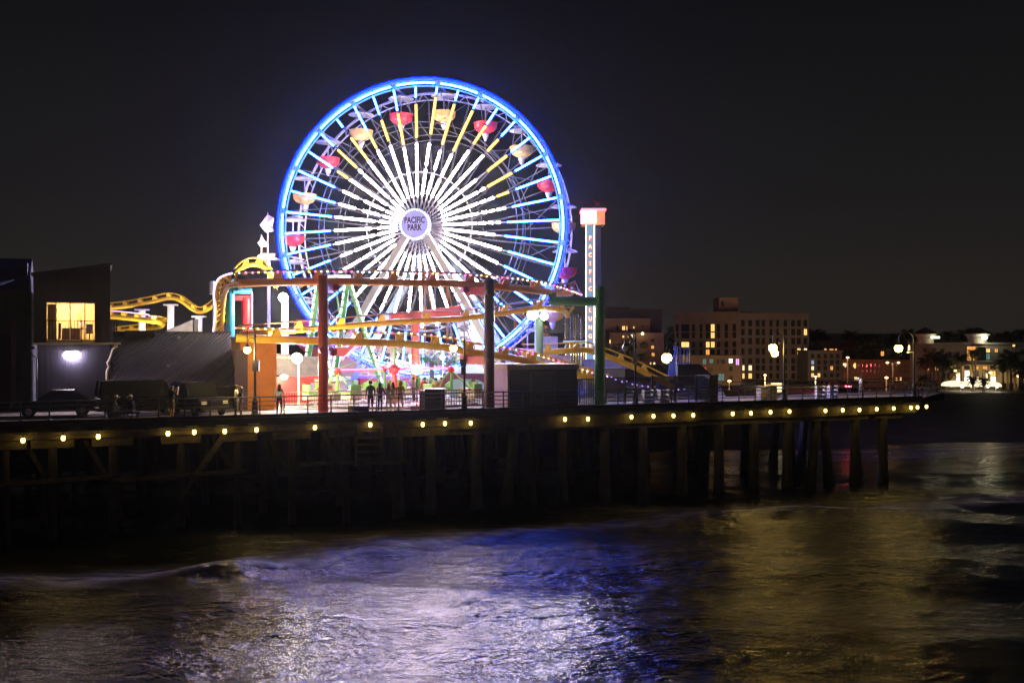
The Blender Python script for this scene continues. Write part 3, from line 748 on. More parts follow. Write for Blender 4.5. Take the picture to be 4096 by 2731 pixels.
c2, mt_red2 = column('crimson coaster column behind the blue one', 988, 1190, 16.5, 0.38, (0.42, 0.02, 0.035), cname='column_crimson')
m = MB(); m.beam(PT(940, 1192, 16.5), PT(1010, 1192, 16.5), 0.4, 0.35); m.build('cross_arm', mt_red2, c2)
m = MB(); m.tube([PT(1009, 1170, 16.0), PT(1009, 1305, 16.0)], 0.035, 6); m.build('violet_light_line', MATS['violet_line'], c2)
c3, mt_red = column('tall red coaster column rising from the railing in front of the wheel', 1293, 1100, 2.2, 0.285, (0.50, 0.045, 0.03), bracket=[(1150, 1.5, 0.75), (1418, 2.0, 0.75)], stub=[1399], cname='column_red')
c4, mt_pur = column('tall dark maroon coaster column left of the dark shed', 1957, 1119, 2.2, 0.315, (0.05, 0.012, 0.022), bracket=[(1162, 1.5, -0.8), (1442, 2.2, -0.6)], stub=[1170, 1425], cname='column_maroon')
c5, mt_grn = column('tall green coaster column with a horizontal arm', 2399, 1146, 2.4, 0.335, (0.05, 0.27, 0.07), cname='column_green')
m = MB(); m.tube([PT(2399, 1206, 2.4), PT(2205, 1204, 3.9)], 0.30, 14); m.build('cross_arm', mt_grn, c5, True)
m = MB(); m.beam(PT(2210, 1210, 3.9), PT(2210, 1178, 4.4), 0.5, 0.4); m.build('track_bracket', mt_grn, c5)
m = MB(); m.lathe(PT(2405, 1195, 2.0), [(0.16, 0), (0.16, 0.4)], 12, PN); m.build('stub_flange', mt_grn, c5)
c6, mt_pb = column('pale blue coaster column topped by two floodlights', 2156, 1272, 12.0, 0.32, (0.22, 0.45, 0.55), cname='column_pale_blue')
c7, mt_r7 = column('thick red column behind the ride with pink neon arms', 1661, 1280, 22.0, 0.34, (0.55, 0.10, 0.08), cname='column_brick_red')
m = MB(); m.beam(PT(1690, 1262, 23), PT(1845, 1240, 23), 0.5, 0.8); m.beam(PT(1560, 1270, 23), PT(1690, 1262, 23), 0.5, 0.8); m.build('cross_arm', mt_r7, c7)
# floodlights
flood = em('flood_lens', (1.0, 0.80, 0.46), 50.0); fl_body = mat('lamp_housing', (0.05, 0.05, 0.05), 0.5)
def floodlight(label, c, power, r=0.28, col=(1.0, 0.84, 0.60), pole_to=None, pole_r=0.1, pole_mt=None, dirv=None, spot=None):
    t = thing('floodlight', label, 'floodlight', c if pole_to is None else Vector((c.x, c.y, pole_to)), 'floodlights of the park')
    d = Vector(dirv or (0, -1, -0.25)).normalized()
    m = MB(); m.lathe(c, [(r, 0), (r * 1.05, -0.06), (r * 0.6, -0.3), (r * 0.3, -0.35)], 14, d); m.build('housing', fl_body, t, True)
    m = MB(); m.lathe(c + d * 0.015, [(r * 0.95, 0), (r * 0.85, 0.06), (r * 0.4, 0.12)], 14, d); m.build('lens', flood, t, True)
    if pole_to is not None:
        m = MB(); m.lathe(Vector((c.x, c.y + 0.5, pole_to)), [(pole_r, 0), (pole_r * 0.9, c.z - pole_to + 0.1)], 12); m.build('pole', pole_mt or wcol, t, True)
    lamp_light('flood_beam', t, c + d * (2.4 if not spot else .4), power, col, r, spot)
    return t
floodlight('bright floodlight on a white pole under the upper track', W(1133, 1190, 70), 3500, 0.36, pole_to=DECK, pole_r=0.28)
floodlight('bright floodlight low beside the red column, above the red booth', W(1188, 1432, 64), 2600, 0.36, pole_to=DECK, pole_r=0.07)
floodlight('left of the two floodlights on the pale blue column', PT(2131, 1257, 11.6), 3000, 0.42, spot=((-.3, -1, -.3), 165))
floodlight('right of the two floodlights on the pale blue column', PT(2176, 1265, 11.4), 2000, 0.30, spot=((.5, -1, -.3), 165))
# ------------------------------------------------------------------ buildings on the pier
def zP(v, u, t): return PT(u, v, t).z
navy = mat('navy_siding', (0.016, 0.017, 0.032), 0.6, 0, 0.2, 1.5, 0.15, streak=(1, 1, 0.2))
trim = mat('cream_trim', (0.55, 0.48, 0.36), 0.6); blk = mat('black_iron', (0.03, 0.03, 0.032), 0.45, 0.4)
TB = 9.0
s0, s1 = S_of(133, TB), S_of(441, TB)
tower = thing('navy_house', 'navy two-storey house with a lit balcony room at the left', 'house', P((s0 + s1) / 2, TB, DECK))
zr0, zr1 = zP(1100, 133, TB), zP(1060, 441, TB); zb = zP(1370, 280, TB)
ws0, ws1 = S_of(185, TB), S_of(380, TB); wz0, wz1 = zP(1362, 280, TB), zP(1209, 280, TB)
D_ = 5.0
# upper front wall in four pieces round the opening
m = MB()
def qwall(sa, sb, za, zb_, zc, zd, t=TB, th=0.2):
    m.hexa([P(sa, t, za), P(sb, t, zb_), P(sb, t + th, zb_), P(sa, t + th, za), P(sa, t, zc), P(sb, t, zd), P(sb, t + th, zd), P(sa, t + th, zc)])
rz = lambda s: zr0 + (zr1 - zr0) * (s - s0) / (s1 - s0)
qwall(s0, ws0, zb, zb, rz(s0), rz(ws0)); qwall(ws1, s1, zb, zb, rz(ws1), rz(s1)); qwall(ws0, ws1, wz1, wz1, rz(ws0), rz(ws1))
m.build('upper_wall', navy, tower)
m = MB(); m.hexa([P(s0, TB + .2, zb), P(s0 + .2, TB + .2, zb), P(s0 + .2, TB + D_, zb), P(s0, TB + D_, zb), P(s0, TB + .2, rz(s0)), P(s0 + .2, TB + .2, rz(s0)), P(s0 + .2, TB + D_, rz(s0)), P(s0, TB + D_, rz(s0))])
m.hexa([P(s1 - .2, TB + .2, zb), P(s1, TB + .2, zb), P(s1, TB + D_, zb), P(s1 - .2, TB + D_, zb), P(s1 - .2, TB + .2, rz(s1)), P(s1, TB + .2, rz(s1)), P(s1, TB + D_, rz(s1)), P(s1 - .2, TB + D_, rz(s1))])
m.build('side_wall', navy, tower)
m = MB(); m.hexa([P(s0 - .12, TB - .15, zr0), P(s1 + .12, TB - .15, zr1), P(s1 + .12, TB + D_, zr1), P(s0 - .12, TB + D_, zr0), P(s0 - .12, TB - .15, zr0 + .12), P(s1 + .12, TB - .15, zr1 + .12), P(s1 + .12, TB + D_, zr1 + .12), P(s0 - .12, TB + D_, zr0 + .12)])
m.build('roof', mat('dark_roof', (0.02, 0.02, 0.022), 0.7), tower)
# boards on the lower storey, each a part
lb0 = S_of(150, TB)
nb = 26
for i in range(nb):
    a = lb0 + (s1 - lb0) * i / nb; b_ = lb0 + (s1 - lb0) * (i + 1) / nb - 0.02
    m = MB(); m.pbox(a, b_, TB - 0.05 - 0.008 * (i % 2), TB + 0.1, DECK, zb - 0.12); m.build('siding_board', navy, tower)
m = MB(); m.pbox(lb0, s1, TB + 0.1, TB + D_, DECK, zb - 0.14); m.build('lower_core', navy, tower)
m = MB(); m.pbox(s0 + 0.05, S_of(484, TB - 1.0), TB - 1.15, TB + D_, zb - 0.12, zb); m.build('balcony_slab', trim, tower)
# lit room behind the glass
room_w = mat('room_wall_cream', (0.80, 0.60, 0.32), 0.8, 0, 0.05)
m = MB(); rd = 3.6
m.pbox(ws0 - .6, ws1 + .6, TB + rd, TB + rd + .05, wz0 - .1, wz1 + .3); m.pbox(ws0 - .65, ws0 - .6, TB + .21, TB + rd, wz0 - .1, wz1 + .3); m.pbox(ws1 + .6, ws1 + .65, TB + .21, TB + rd, wz0 - .1, wz1 + .3)
m.pbox(ws0 - .6, ws1 + .6, TB + .21, TB + rd, wz1 + .25, wz1 + .3); m.pbox(ws0 - .6, ws1 + .6, TB + .21, TB + rd, wz0 - .1, wz0 + .02); m.build('room', room_w, tower)
wl = ws1 - ws0
m = MB()
for k in (0.0, 0.20, 0.485, 0.79, 1.0): m.pbox(ws0 + wl * k - .035, ws0 + wl * k + .035, TB + .02, TB + .12, wz0, wz1)
m.pbox(ws0, ws1, TB + .02, TB + .12, wz1 - .06, wz1); m.pbox(ws0, ws1, TB + .02, TB + .12, wz0, wz0 + .06); fr = m.build('sliding_window', trim, tower)
gl = bpy.data.materials.new('clear_pane'); gl.use_nodes = True
nn = gl.node_tree; nn.nodes.clear(); oo = nn.nodes.new('ShaderNodeOutputMaterial'); tr = nn.nodes.new('ShaderNodeBsdfTransparent'); gg = nn.nodes.new('ShaderNodeBsdfGlossy'); gg.inputs['Roughness'].default_value = 0.05
mxx = nn.nodes.new('ShaderNodeMixShader'); mxx.inputs[0].default_value = 0.06; nn.links.new(tr.outputs[0], mxx.inputs[1]); nn.links.new(gg.outputs[0], mxx.inputs[2]); nn.links.new(mxx.outputs[0], oo.inputs['Surface'])
for a, b_ in ((0.20, .485), (.485, .79), (.79, 1.0)):
    m = MB(); m.pbox(ws0 + wl * a + .04, ws0 + wl * b_ - .04, TB + .06, TB + .07, wz0 + .06, wz1 - .06); m.build('pane', gl, fr)
m = MB()
for k in range(7): m.pbox(ws0 + wl * (.02 + .025 * k), ws0 + wl * (.045 + .025 * k), TB + .2 + .03 * (k % 2), TB + .26 + .03 * (k % 2), wz0 + .05, wz1 - .1)
m.build('curtain', mat('curtain_brown', (0.25, 0.15, 0.08), 0.9), tower)
m = MB(); m.pbox(ws0 + wl * .60, ws0 + wl * .70, TB + rd - .05, TB + rd - .01, wz0, wz1 - .55); m.build('inner_door', mat('door_tan', (0.45, 0.30, 0.14), 0.6), tower)
def room_item(name, label, cat, parts):
    t = thing(name, label, cat, parts[0][0])
    for c, sz, nm, mt in parts:
        m = MB(); m.box(c, sz, PE); m.build(nm, mt, t)
dk = mat('furniture_dark', (0.06, 0.04, 0.03), 0.6); bl_ = mat('panel_blue', (0.05, 0.07, 0.45), 0.6)
def RP(k, dt, dz): return P(ws0 + wl * k, TB + dt, wz0 + dz)
room_item('desk', 'dark desk in the lit balcony room', 'desk', [(RP(.62, 1.5, .72), (1.1, .6, .06), 'desk_top', dk), (RP(.46, 1.5, .36), (.06, .5, .7), 'leg', dk), (RP(.79, 1.5, .36), (.06, .5, .7), 'leg', dk)])
room_item('blue_panel', 'upright blue board standing behind the balcony window', 'board', [(RP(.265, .6, .55), (.16, .05, .95), 'face', bl_), (RP(.265, .62, .04), (.3, .2, .05), 'foot', dk)])
room_item('sofa', 'brown sofa back seen through the balcony window', 'sofa', [(RP(.5, .9, .3), (1.0, .5, .5), 'seat', mat('sofa_brown', (.18, .09, .05), .9)), (RP(.5, .66, .45), (1.0, .14, .6), 'backrest', MATS['sofa_brown'])])
room_item('monitor', 'small bright monitor on the desk in the balcony room', 'monitor', [(RP(.72, 1.4, 1.0), (.34, .04, .24), 'screen', em('screen_warm', (1, .8, .5), 1.6)), (RP(.72, 1.42, .82), (.05, .05, .16), 'stand', dk)])
room_item('office_chair', 'dark chair at the right side of the balcony room', 'chair', [(RP(.88, 1.0, .45), (.4, .4, .08), 'seat', dk), (RP(.88, 1.18, .75), (.36, .06, .5), 'backrest', bl_), (RP(.88, 1.0, .22), (.06, .06, .44), 'leg', dk)])
rl_t = thing('ceiling_lamp', 'warm ceiling lamp inside the balcony room', 'lamp', RP(.4, 1.9, 2.3))
m = MB(); m.lathe(RP(.4, 1.9, 2.42), [(.2, -.16), (.25, 0), (.1, .06)], 12); m.build('shade', em('room_lamp', (1.0, .72, .35), 8.0), rl_t, True)
lamp_light('room_light', rl_t, RP(.45, 1.7, 2.0), 760, (1.0, .68, .30), .25)
# balcony balustrade
bal = thing('balcony_railing', 'black balustrade on the balcony of the navy house', 'railing', P((ws0 + ws1) / 2, TB - 1.1, zb))
sb0, sb1 = S_of(185, TB - 1.1), S_of(467, TB - 1.1); zt = zP(1281, 300, TB - 1.1)
m = MB(); m.pbox(sb0, sb1, TB - 1.13, TB - 1.07, zt - .04, zt); m.build('top_rail', blk, bal)
m = MB(); m.pbox(sb0, sb1, TB - 1.12, TB - 1.08, zb + .08, zb + .12); m.build('bottom_rail', blk, bal)
bal_me = MB().box((0, 0, 0), (.028, .028, zt - zb - .12)).mesh('baluster', blk)
k = 0; s = sb0
while s <= sb1: inst(bal_me, 'baluster', bal, Matrix.Translation(P(s, TB - 1.1, (zt + zb) / 2 + .04)) @ RZ); s += 0.165
for s in (sb0, (sb0 + sb1) / 2, sb1):
    m = MB(); m.pbox(s - .03, s + .03, TB - 1.14, TB - 1.06, zb, zt + .03); m.build('post', blk, bal)
# wall lamp and drainpipes
wl_ = thing('wall_lamp', 'glaring white wall lamp under the balcony of the navy house', 'lamp', P(S_of(287, TB - .3), TB - .25, zP(1415, 287, TB)))
cc = P(S_of(287, TB - .3), TB - .28, zP(1420, 287, TB))
m = MB(); m.ball(cc, .38, 14, 8, (1.3, .6, .75)); m.build('lens', em('wall_lamp_white', (1.0, .80, .98), 110), wl_, True)
m = MB(); m.box(cc + Vector((0, 0, .26)), (1.1, .34, .08), PE); m.build('hood', blk, wl_)
def pipe(label, pts, mt, r=.055):
    t = thing('drainpipe', label, 'drainpipe', pts[-1]); m = MB(); m.tube(pts, r, 8); m.build('pipe', mt, t, True)
    m = MB(); m.box(pts[0] + Vector((0, 0, .06)), (.24, .2, .16), PE); m.build('hopper', mt, t)
pipe('cream zigzag drainpipe down the right corner of the navy house', [PT(463, 1389, TB - .4), PT(452, 1395, TB - .2), PT(436, 1440, TB - .1), PT(429, 1449, TB - .1), PT(436, 1468, TB - .1), PT(427, 1484, TB - .1), PT(426, 1580, TB - .1)], trim)
pipe('dark drainpipe on the left corner of the navy house', [PT(130, 1395, TB - .1), PT(130, 1418, TB - .1), PT(147, 1432, TB - .1), PT(147, 1600, TB - .1)], blk, .045)
# grey green building at the left edge
gb = mat('grey_green_wall', (0.05, 0.055, 0.045), 0.85, 0, 0.3, 0.8)
gbt = thing('gabled_building', 'dim grey-green gabled building at the far left edge', 'building', P(S_of(40, 11), 11, DECK))
sa, sb = S_of(-420, 11), S_of(122, 11)
zg = zP(1165, 100, 11); m = MB(); m.pbox(sa, sb, 11, 18, DECK, zg); m.build('wall', gb, gbt)
m = MB(); m.prism([P(sa - .2, 10.7, zg - .05), P(sa - .2, 18.3, zg - .05), P(sa - .2, 14.5, zg + 2.2)], PE * (sb - sa + .1)); rf_ = m.build('roof', mat('pale_roof', (0.05, 0.042, 0.035), 0.7, 0, .3), gbt)
m = MB(); m.pbox(S_of(86, 13), S_of(112, 13), 12.5, 13.4, zg - .2, zP(1052, 100, 13)); m.build('chimney', mat('chimney_tan', (0.22, 0.17, 0.14), 0.8), rf_)
m = MB(); m.pbox(S_of(44, 10.8), S_of(64, 10.8), 10.85, 10.99, DECK, zP(1282, 50, 10.8)); m.build('door_post', mat('post_brown', (0.16, 0.10, 0.08), 0.8), gbt)
m = MB(); m.pbox(S_of(-60, 10.8), S_of(44, 10.8), 10.9, 10.98, DECK, zP(1340, 20, 10.8)); m.build('door', mat('door_black', (0.02, 0.02, 0.02), 0.5), gbt)
m = MB(); m.hexa([PT(-90, 1160, 9.6), PT(12, 1138, 9.6), PT(56, 1122, 11), PT(-40, 1140, 11)] + [p + Vector((0, 0, .06)) for p in (PT(-90, 1160, 9.6), PT(12, 1138, 9.6), PT(56, 1122, 11), PT(-40, 1140, 11))]); m.build('awning', mat('awning_white', (.7, .7, .68), .7), gbt)
# long shed with the seamed roof
shed = thing('seamed_roof_building', 'long low building with a slate-purple standing seam roof', 'building', P(S_of(690, 8), 8, DECK))
slate = mat('seam_roof_slate', (0.06, 0.055, 0.085), 0.5, 0.0, 0.22, 0.7, 0.15)
ea, eb = S_of(455, 8), S_of(958, 8); ze = zP(1552, 690, 8); zt_ = zP(1333, 690, 12.5)
nP = 52
for i in range(nP):
    r0_, r1_ = ea - 1.56, eb + 2.2
    a0 = r0_ + (r1_ - r0_) * i / nP; a1 = r0_ + (r1_ - r0_) * ((i + 1) / nP - 0.0026)
    def edge(a):
        l, h = a - 2.2, a + 1.56
        k0 = max(0.0, (ea - l) / (h - l)); k1 = min(1.0, (eb - l) / (h - l))
        if k1 - k0 < .02: return None
        q = lambda k: P(l + (h - l) * k, 8 + 4.5 * k, ze + (zt_ - ze) * k)
        return q(k0), q(k1)
    e0_, e1_ = edge(a0), edge(a1)
    if not e0_ or not e1_: continue
    (lo0, hi0), (lo1, hi1) = e0_, e1_
    upn = Vector((0, 0, .05)); m = MB(); m.hexa([lo0, lo1, hi1, hi0, lo0 + upn, lo1 + upn, hi1 + upn, hi0 + upn])
    m.beam(lo0 + upn * 1.5, hi0 + upn * 1.5, 0.06, 0.11); m.build('roof_panel', slate, shed)
m = MB(); m.pbox(ea + .1, eb - .1, 8.25, 14, DECK, ze + .1); m.build('wall', mat('shed_wall_dark', (.02, .02, .026), .8), shed)
m = MB(); m.prism([P(ea + .1, 8.3, ze), P(ea + .1, 12.5, zt_ - .06), P(ea + .1, 14, zt_ - .06), P(ea + .1, 14, ze)], PE * (eb - ea - .2)); m.build('loft', MATS['shed_wall_dark'], shed)
m = MB(); m.pbox(ea - .05, eb + .05, 12.4, 13.4, zt_ + .0, zt_ + .12); m.build('ridge_cap', slate, shed)
for u, v in ((672, 1463), (716, 1350)):
    m = MB(); m.ball(PT(u, v, 9.6), .1, 8, 5); m.build('vent_cap', mat('vent_grey', (.3, .3, .32), .5), shed)
m = MB(); m.pbox(S_of(500, 12), S_of(616, 12), 11.6, 13.0, zt_ - .3, zP(1322, 560, 12)); m.build('roof_hatch', MATS['shed_wall_dark'], shed)
# white gable behind the roof
wg = thing('white_gable', 'white triangular gable wall showing above the seamed roof', 'building', P(S_of(740, 20), 20, DECK))
m = MB(); m.prism([PT(600, 1360, 20), PT(776, 1360, 20), PT(776, 1276, 20), PT(640, 1336, 20)], PN * 3.0); m.build('gable_wall', mat('gable_white', (.55, .52, .55), .7), wg)
m = MB(); m.prism([PT(776, 1360, 19.9), PT(794, 1360, 19.9), PT(794, 1276, 19.9), PT(776, 1276, 19.9)], PN * 3.0); m.build('end_pier', mat('gable_pier', (.2, .18, .22), .7), wg)
# orange block
ob = thing('orange_building', 'orange rendered wall block beside the seamed roof', 'building', P(S_of(1030, 7), 7, DECK))
orm = mat('orange_render', (0.66, 0.25, 0.03), 0.75, 0, .18, 1.0, .2)
oa, ob1 = S_of(962, 6.5), S_of(1098, 6.5); oz = zP(1355, 1020, 6.5)
m = MB(); m.pbox(oa, ob1, 6.5, 11, DECK, oz); m.build('wall', orm, ob)
m = MB(); m.pbox(oa - .05, ob1 + .10, 6.4, 11.1, oz, oz + .12); m.build('coping', mat('coping_tan', (.5, .32, .14), .7), ob)
m = MB(); m.pbox(ob1 - .02, ob1 + .12, 6.42, 6.9, DECK, oz); m.build('lit_corner_strip', mat('lit_edge_orange', (.7, .26, .08), .7), ob)  # brighter orange strip stands in for the lit right face
m = MB(); m.pbox(S_of(938, 6.4), S_of(990, 6.4), 6.30, 6.45, DECK, zP(1400, 960, 6.4)); m.build('purple_panel', mat('purple_panel', (.05, .02, .07), .6), ob)
# red booth with the sand-castle parapet
rb = thing('red_booth', 'red booth with an olive roof and a sand-coloured castle parapet', 'booth', P(S_of(1180, 13), 13, DECK))
redm = mat('booth_red', (0.50, 0.035, 0.035), 0.6, 0, .12, 1.0)
ra, rb1 = S_of(1060, 12), S_of(1300, 12); rz_ = zP(1505, 1180, 12)
m = MB(); m.pbox(ra, rb1, 12, 17, DECK, rz_); m.build('wall', redm, rb)
m = MB(); m.hexa([PT(1070, 1495, 11.7), PT(1320, 1522, 11.7), P(rb1 + .6, 17, rz_ + .1), P(ra, 17, rz_ + .6), PT(1070, 1470, 12.5), PT(1320, 1512, 12.5), P(rb1 + .6, 15, rz_ + 1.2), P(ra, 15, rz_ + 1.6)]); m.build('roof', mat('olive_roof', (.09, .075, .05), .85, 0, .3, 2, .3), rb)
snd = mat('sand_render', (0.62, 0.52, 0.34), .9, 0, .15, 2, .3)
m = MB(); m.pbox(S_of(1100, 14), S_of(1200, 14), 14, 14.6, zP(1476, 1150, 14), zP(1448, 1150, 14)); par = m.build('parapet', snd, rb)
for k in range(6):
    u = 1104 + k * 16.5; m = MB(); c = PT(u + 4, 1448, 14.3); m.lathe(c, [(.14, -.02), (.14, .28), (.08, .38), (.0, .4)], 8); m.build('merlon', snd, par)
lampc = W(1135, 1508, 66); wl2 = thing('wall_lamp', 'bright lamp on the red booth wall', 'lamp', lampc)
m = MB(); m.ball(lampc, .2, 10, 6, (1.2, .6, .8)); m.build('lens', em('booth_lamp', (1.0, .72, .40), 40), wl2, True)
m = MB(); m.box(lampc + Vector((0, .25, .1)), (.2, .4, .12)); m.build('bracket', blk, wl2); lamp_light('booth_light', wl2, lampc - Vector((0, .4, .1)), 160, (1, .8, .5), .2)
# small pay booth with sign board
kb = thing('ticket_kiosk', 'small ticket kiosk with a lavender sign board and flat canopy', 'kiosk', W(1250, 1600, 68))
kY = 68.0
def kbox(mb, u0, v0, u1, v1, Y, d): 
    a, b_ = W(u0, v1, Y), W(u1, v0, Y); mb.hexa([a, Vector((b_.x, Y, a.z)), Vector((b_.x, Y + d, a.z)), Vector((a.x, Y + d, a.z)), Vector((a.x, Y, b_.z)), b_, Vector((b_.x, Y + d, b_.z)), Vector((a.x, Y + d, b_.z))]); return mb
kbox(MB(), 1246, 1526, 1360, 1605, kY, 3).build('wall', mat('kiosk_cream', (.62, .50, .42), .7), kb)
kbox(MB(), 1208, 1514, 1365, 1526, kY - .8, 4).build('canopy', mat('canopy_grey', (.45, .45, .55), .6), kb)
sg_ = kbox(MB(), 1236, 1531, 1256, 1582, kY - .9, .06).build('sign_board', em('sign_board_lavender', (.72, .62, .95), .85), kb)
drk = mat('print_dark', (.05, .04, .07), .6)
for txt, v in (('Don\'t', 1545), ('CREATE', 1556), ('WONDER', 1568)): text_mesh(txt, .18, drk, 'lettering', sg_, W(1246, v, kY - .93), (1, 0, 0), (0, 0, 1), .004, sx=.62)
kbox(MB(), 1226, 1530, 1246, 1534, kY - .85, .2).build('violet_tube', em('violet_tube', (.7, .5, 1), 8), kb)
# dark beach shed right of the maroon column
ds = thing('dark_shed', 'dark navy shed with a pale fascia and a framed door', 'shed', P(S_of(2170, 2.6), 2.6, DECK))
shm = mat('shed_navy', (.022, .022, .034), .6, 0, .2, 1.2, .2); side_lit = mat('shed_side_lit_lilac', (.30, .20, .34), .6, 0, .15)  # side boards: the purple light on them is put into their colour
da, db = S_of(2033, 2.6), S_of(2308, 2.6); dz = zP(1479, 2033, 2.6); dz2 = zP(1458, 2033, 2.6)
m = MB(); m.pbox(da, db, 2.6, 6.6, DECK, dz); m.build('front_wall', shm, ds)
nb = 14
for i in range(nb):
    t0 = 2.62 + 3.96 * i / nb; m = MB(); m.pbox(da - .05, da - .003, t0, t0 + 3.96 / nb - .03, DECK, dz); m.build('side_board', side_lit, ds)
m = MB(); m.pbox(da - .12, db + .05, 2.45, 6.75, dz + .003, dz2); m.build('fascia', mat('fascia_putty', (.34, .28, .22), .7, 0, .15), ds)
m = MB(); m.pbox(da - .09, da + .05, 2.5, 2.62, DECK, dz); m.build('corner_post', MATS['fascia_putty'], ds)
m = MB(); m.pbox(S_of(2123, 2.5), S_of(2219, 2.5), 2.52, 2.6, DECK + .05, zP(1492, 2170, 2.5)); dd_ = m.build('door', mat('door_murk', (.045, .05, .05), .5, 0, .4, 2), ds)
m = MB()
for a, b_ in ((2119, 2125), (2217, 2223)): m.pbox(S_of(a, 2.5), S_of(b_, 2.5), 2.48, 2.55, DECK + .05, zP(1489, 2170, 2.5))
m.pbox(S_of(2119, 2.5), S_of(2223, 2.5), 2.481, 2.551, zP(1492, 2170, 2.5), zP(1487, 2170, 2.5)); m.build('door_frame', mat('frame_grey', (.12, .12, .13), .6), dd_)
# slatted fence between the shed and the green column
sf = thing('slat_fence', 'dark vertical slat fence between the shed and the green column', 'fence', P(S_of(2345, 3), 3, DECK))
sl_me = MB().box((0, 0, 0), (.09, .03, zP(1514, 2340, 3) - DECK)).mesh('slat', mat('slat_brown', (.05, .04, .04), .7))
s = S_of(2310, 3)
while s < S_of(2380, 3): inst(sl_me, 'slat', sf, Matrix.Translation(P(s, 3, (zP(1514, 2340, 3) + DECK) / 2)) @ RZ); s += .13
m = MB(); m.pbox(S_of(2308, 3), S_of(2384, 3), 3.02, 3.08, zP(1514, 2340, 3) - .1, zP(1514, 2340, 3)); m.build('rail', blk, sf)
# ------------------------------------------------------------------ street lamps on the pier
globe_y = em('globe_warm', (1.0, 0.62, 0.10), 60.0); globe_d = em('globe_dim', (1.0, 0.66, 0.22), 22.0); globe_off = mat('globe_unlit', (0.75, 0.74, 0.72), 0.25, 0, .05)
lampm = mat('lamp_iron', (0.028, 0.03, 0.03), 0.42, 0.5)
def street_lamp(label, upole, vbase, vtop, ucrook, vcrook, uglobe, vglobe, Y, lit=True, gr=0.20, twin=None, power=150, gm=None):
    b_ = W(upole, vbase, Y); b_.z = DECK
    t = thing('street_lamp', label, 'street lamp', b_, 'shepherd crook lamps along the pier')
    top = W(upole, vtop, Y); m = MB()
    m.lathe(b_, [(.26, 0), (.26, .10), (.19, .2), (.15, .75), (.17, .8), (.10, .95), (.075, 1.3), (.06, top.z - DECK - .2), (.085, top.z - DECK - .15), (.03, top.z - DECK + .1)], 12)
    m.build('pole', lampm, t, True)
    g = W(uglobe, vglobe, Y); ck = W(ucrook, vcrook, Y)
    rx = (top.x - g.x) / 2; cx_ = (top.x + g.x) / 2; zb_ = g.z + gr + .12; zarc = ck.z - abs(rx)
    pts = [Vector((top.x, Y, top.z - .6)), Vector((top.x, Y, zarc))]
    for k in range(1, 13): a = math.pi * k / 13; pts.append(Vector((cx_ + rx * math.cos(a), Y, zarc + abs(rx) * math.sin(a))))
    pts += [Vector((g.x, Y, zarc)), Vector((g.x, Y, zb_))]
    m = MB(); m.tube(pts, .028, 6); m.build('crook', lampm, t, True)
    m = MB(); sc = []
    for k in range(14): a = k / 13 * 4.6; r_ = .22 * (1 - k / 18); sc.append(Vector((top.x - math.copysign(.25, rx) + r_ * math.cos(a), Y, top.z - .35 + r_ * math.sin(a))))
    m.tube(sc, .02, 5); m.build('scroll', lampm, t)
    m = MB(); m.lathe(g, [(.04, gr + .16), (.07, gr + .1), (gr * .75, gr * .8), (gr * .8, gr * .62)], 10); m.build('cap', lampm, t, True)
    m = MB(); (m.ball(g, gr * 1.1, 14, 10) if lit else m.lathe(g, [(gr * .2, -gr * 1.05), (gr * .65, -gr * .8), (gr, -gr * .1), (gr * .95, gr * .3), (gr * .72, gr * .75)], 14)); m.build('globe', (gm or globe_y) if lit else globe_off, t, True)
    if twin:
        g2 = W(*twin, Y + .4); m = MB(); m.ball(g2, gr * .95, 12, 8); m.build('globe', globe_y, t, True)
    if lit: lamp_light('globe_light', t, g - Vector((0, .3, .35)), power, (1, .70, .25), gr)
    return t, b_
L1, b1 = street_lamp('street lamp in front of the orange wall, globe lit', 1020, 1659, 1338, 1004, 1307, 989, 1399, 54.6, gr=.18, power=700, gm=globe_d)
m = MB(); m.box(W(1024, 1462, 54.5), (.34, .2, .6)); m.build('meter_box', lampm, L1)
L2, b2 = street_lamp('street lamp left of the maroon column, globe lit', 1857, 1646, 1362, 1836, 1313, 1814, 1393, 58.9, gr=.19, power=60, gm=globe_d)
m = MB(); m.box(W(1853, 1450, 58.8), (.37, .2, .42)); m.box(W(1854, 1482, 58.8), (.28, .18, .48)); m.build('meter_box', lampm, L2)
L3, b3 = street_lamp('street lamp with an unlit globe and white notice on its pole', 2542, 1613, 1348, 2518, 1319, 2500, 1392, 64.2, lit=False, gr=.20)
m = MB(); m.box(W(2541, 1437, 64.0), (.30, .03, .68)); m.build('notice', mat('notice_white', (.75, .68, .68), .6), L3)
L4, b4 = street_lamp('street lamp with two glowing globes before the apartment block', 3136, 1590, 1350, 3112, 1322, 3091, 1391, 68.9, gr=.26, twin=(3099, 1413), power=200)
L5, b5 = street_lamp('street lamp at the right corner of the pier, camera on its pole', 3655, 1594, 1352, 3624, 1327, 3594, 1393, 72.3, gr=.25, power=180)
for (u, v), sz in (((3638, 1391), (.1, .2, .34)), ((3642, 1408), (.36, .24, .10))):
    m = MB(); m.box(W(u, v, 72.2), sz); m.build('camera_box', mat('camera_white', (.7, .7, .66), .5), L5)
L6, b6 = street_lamp('distant street lamp beside the blue boom lift, globe lit', 2707, 1540, 1365, 2688, 1335, 2667, 1432, 90.0, gr=.42, gm=globe_d)

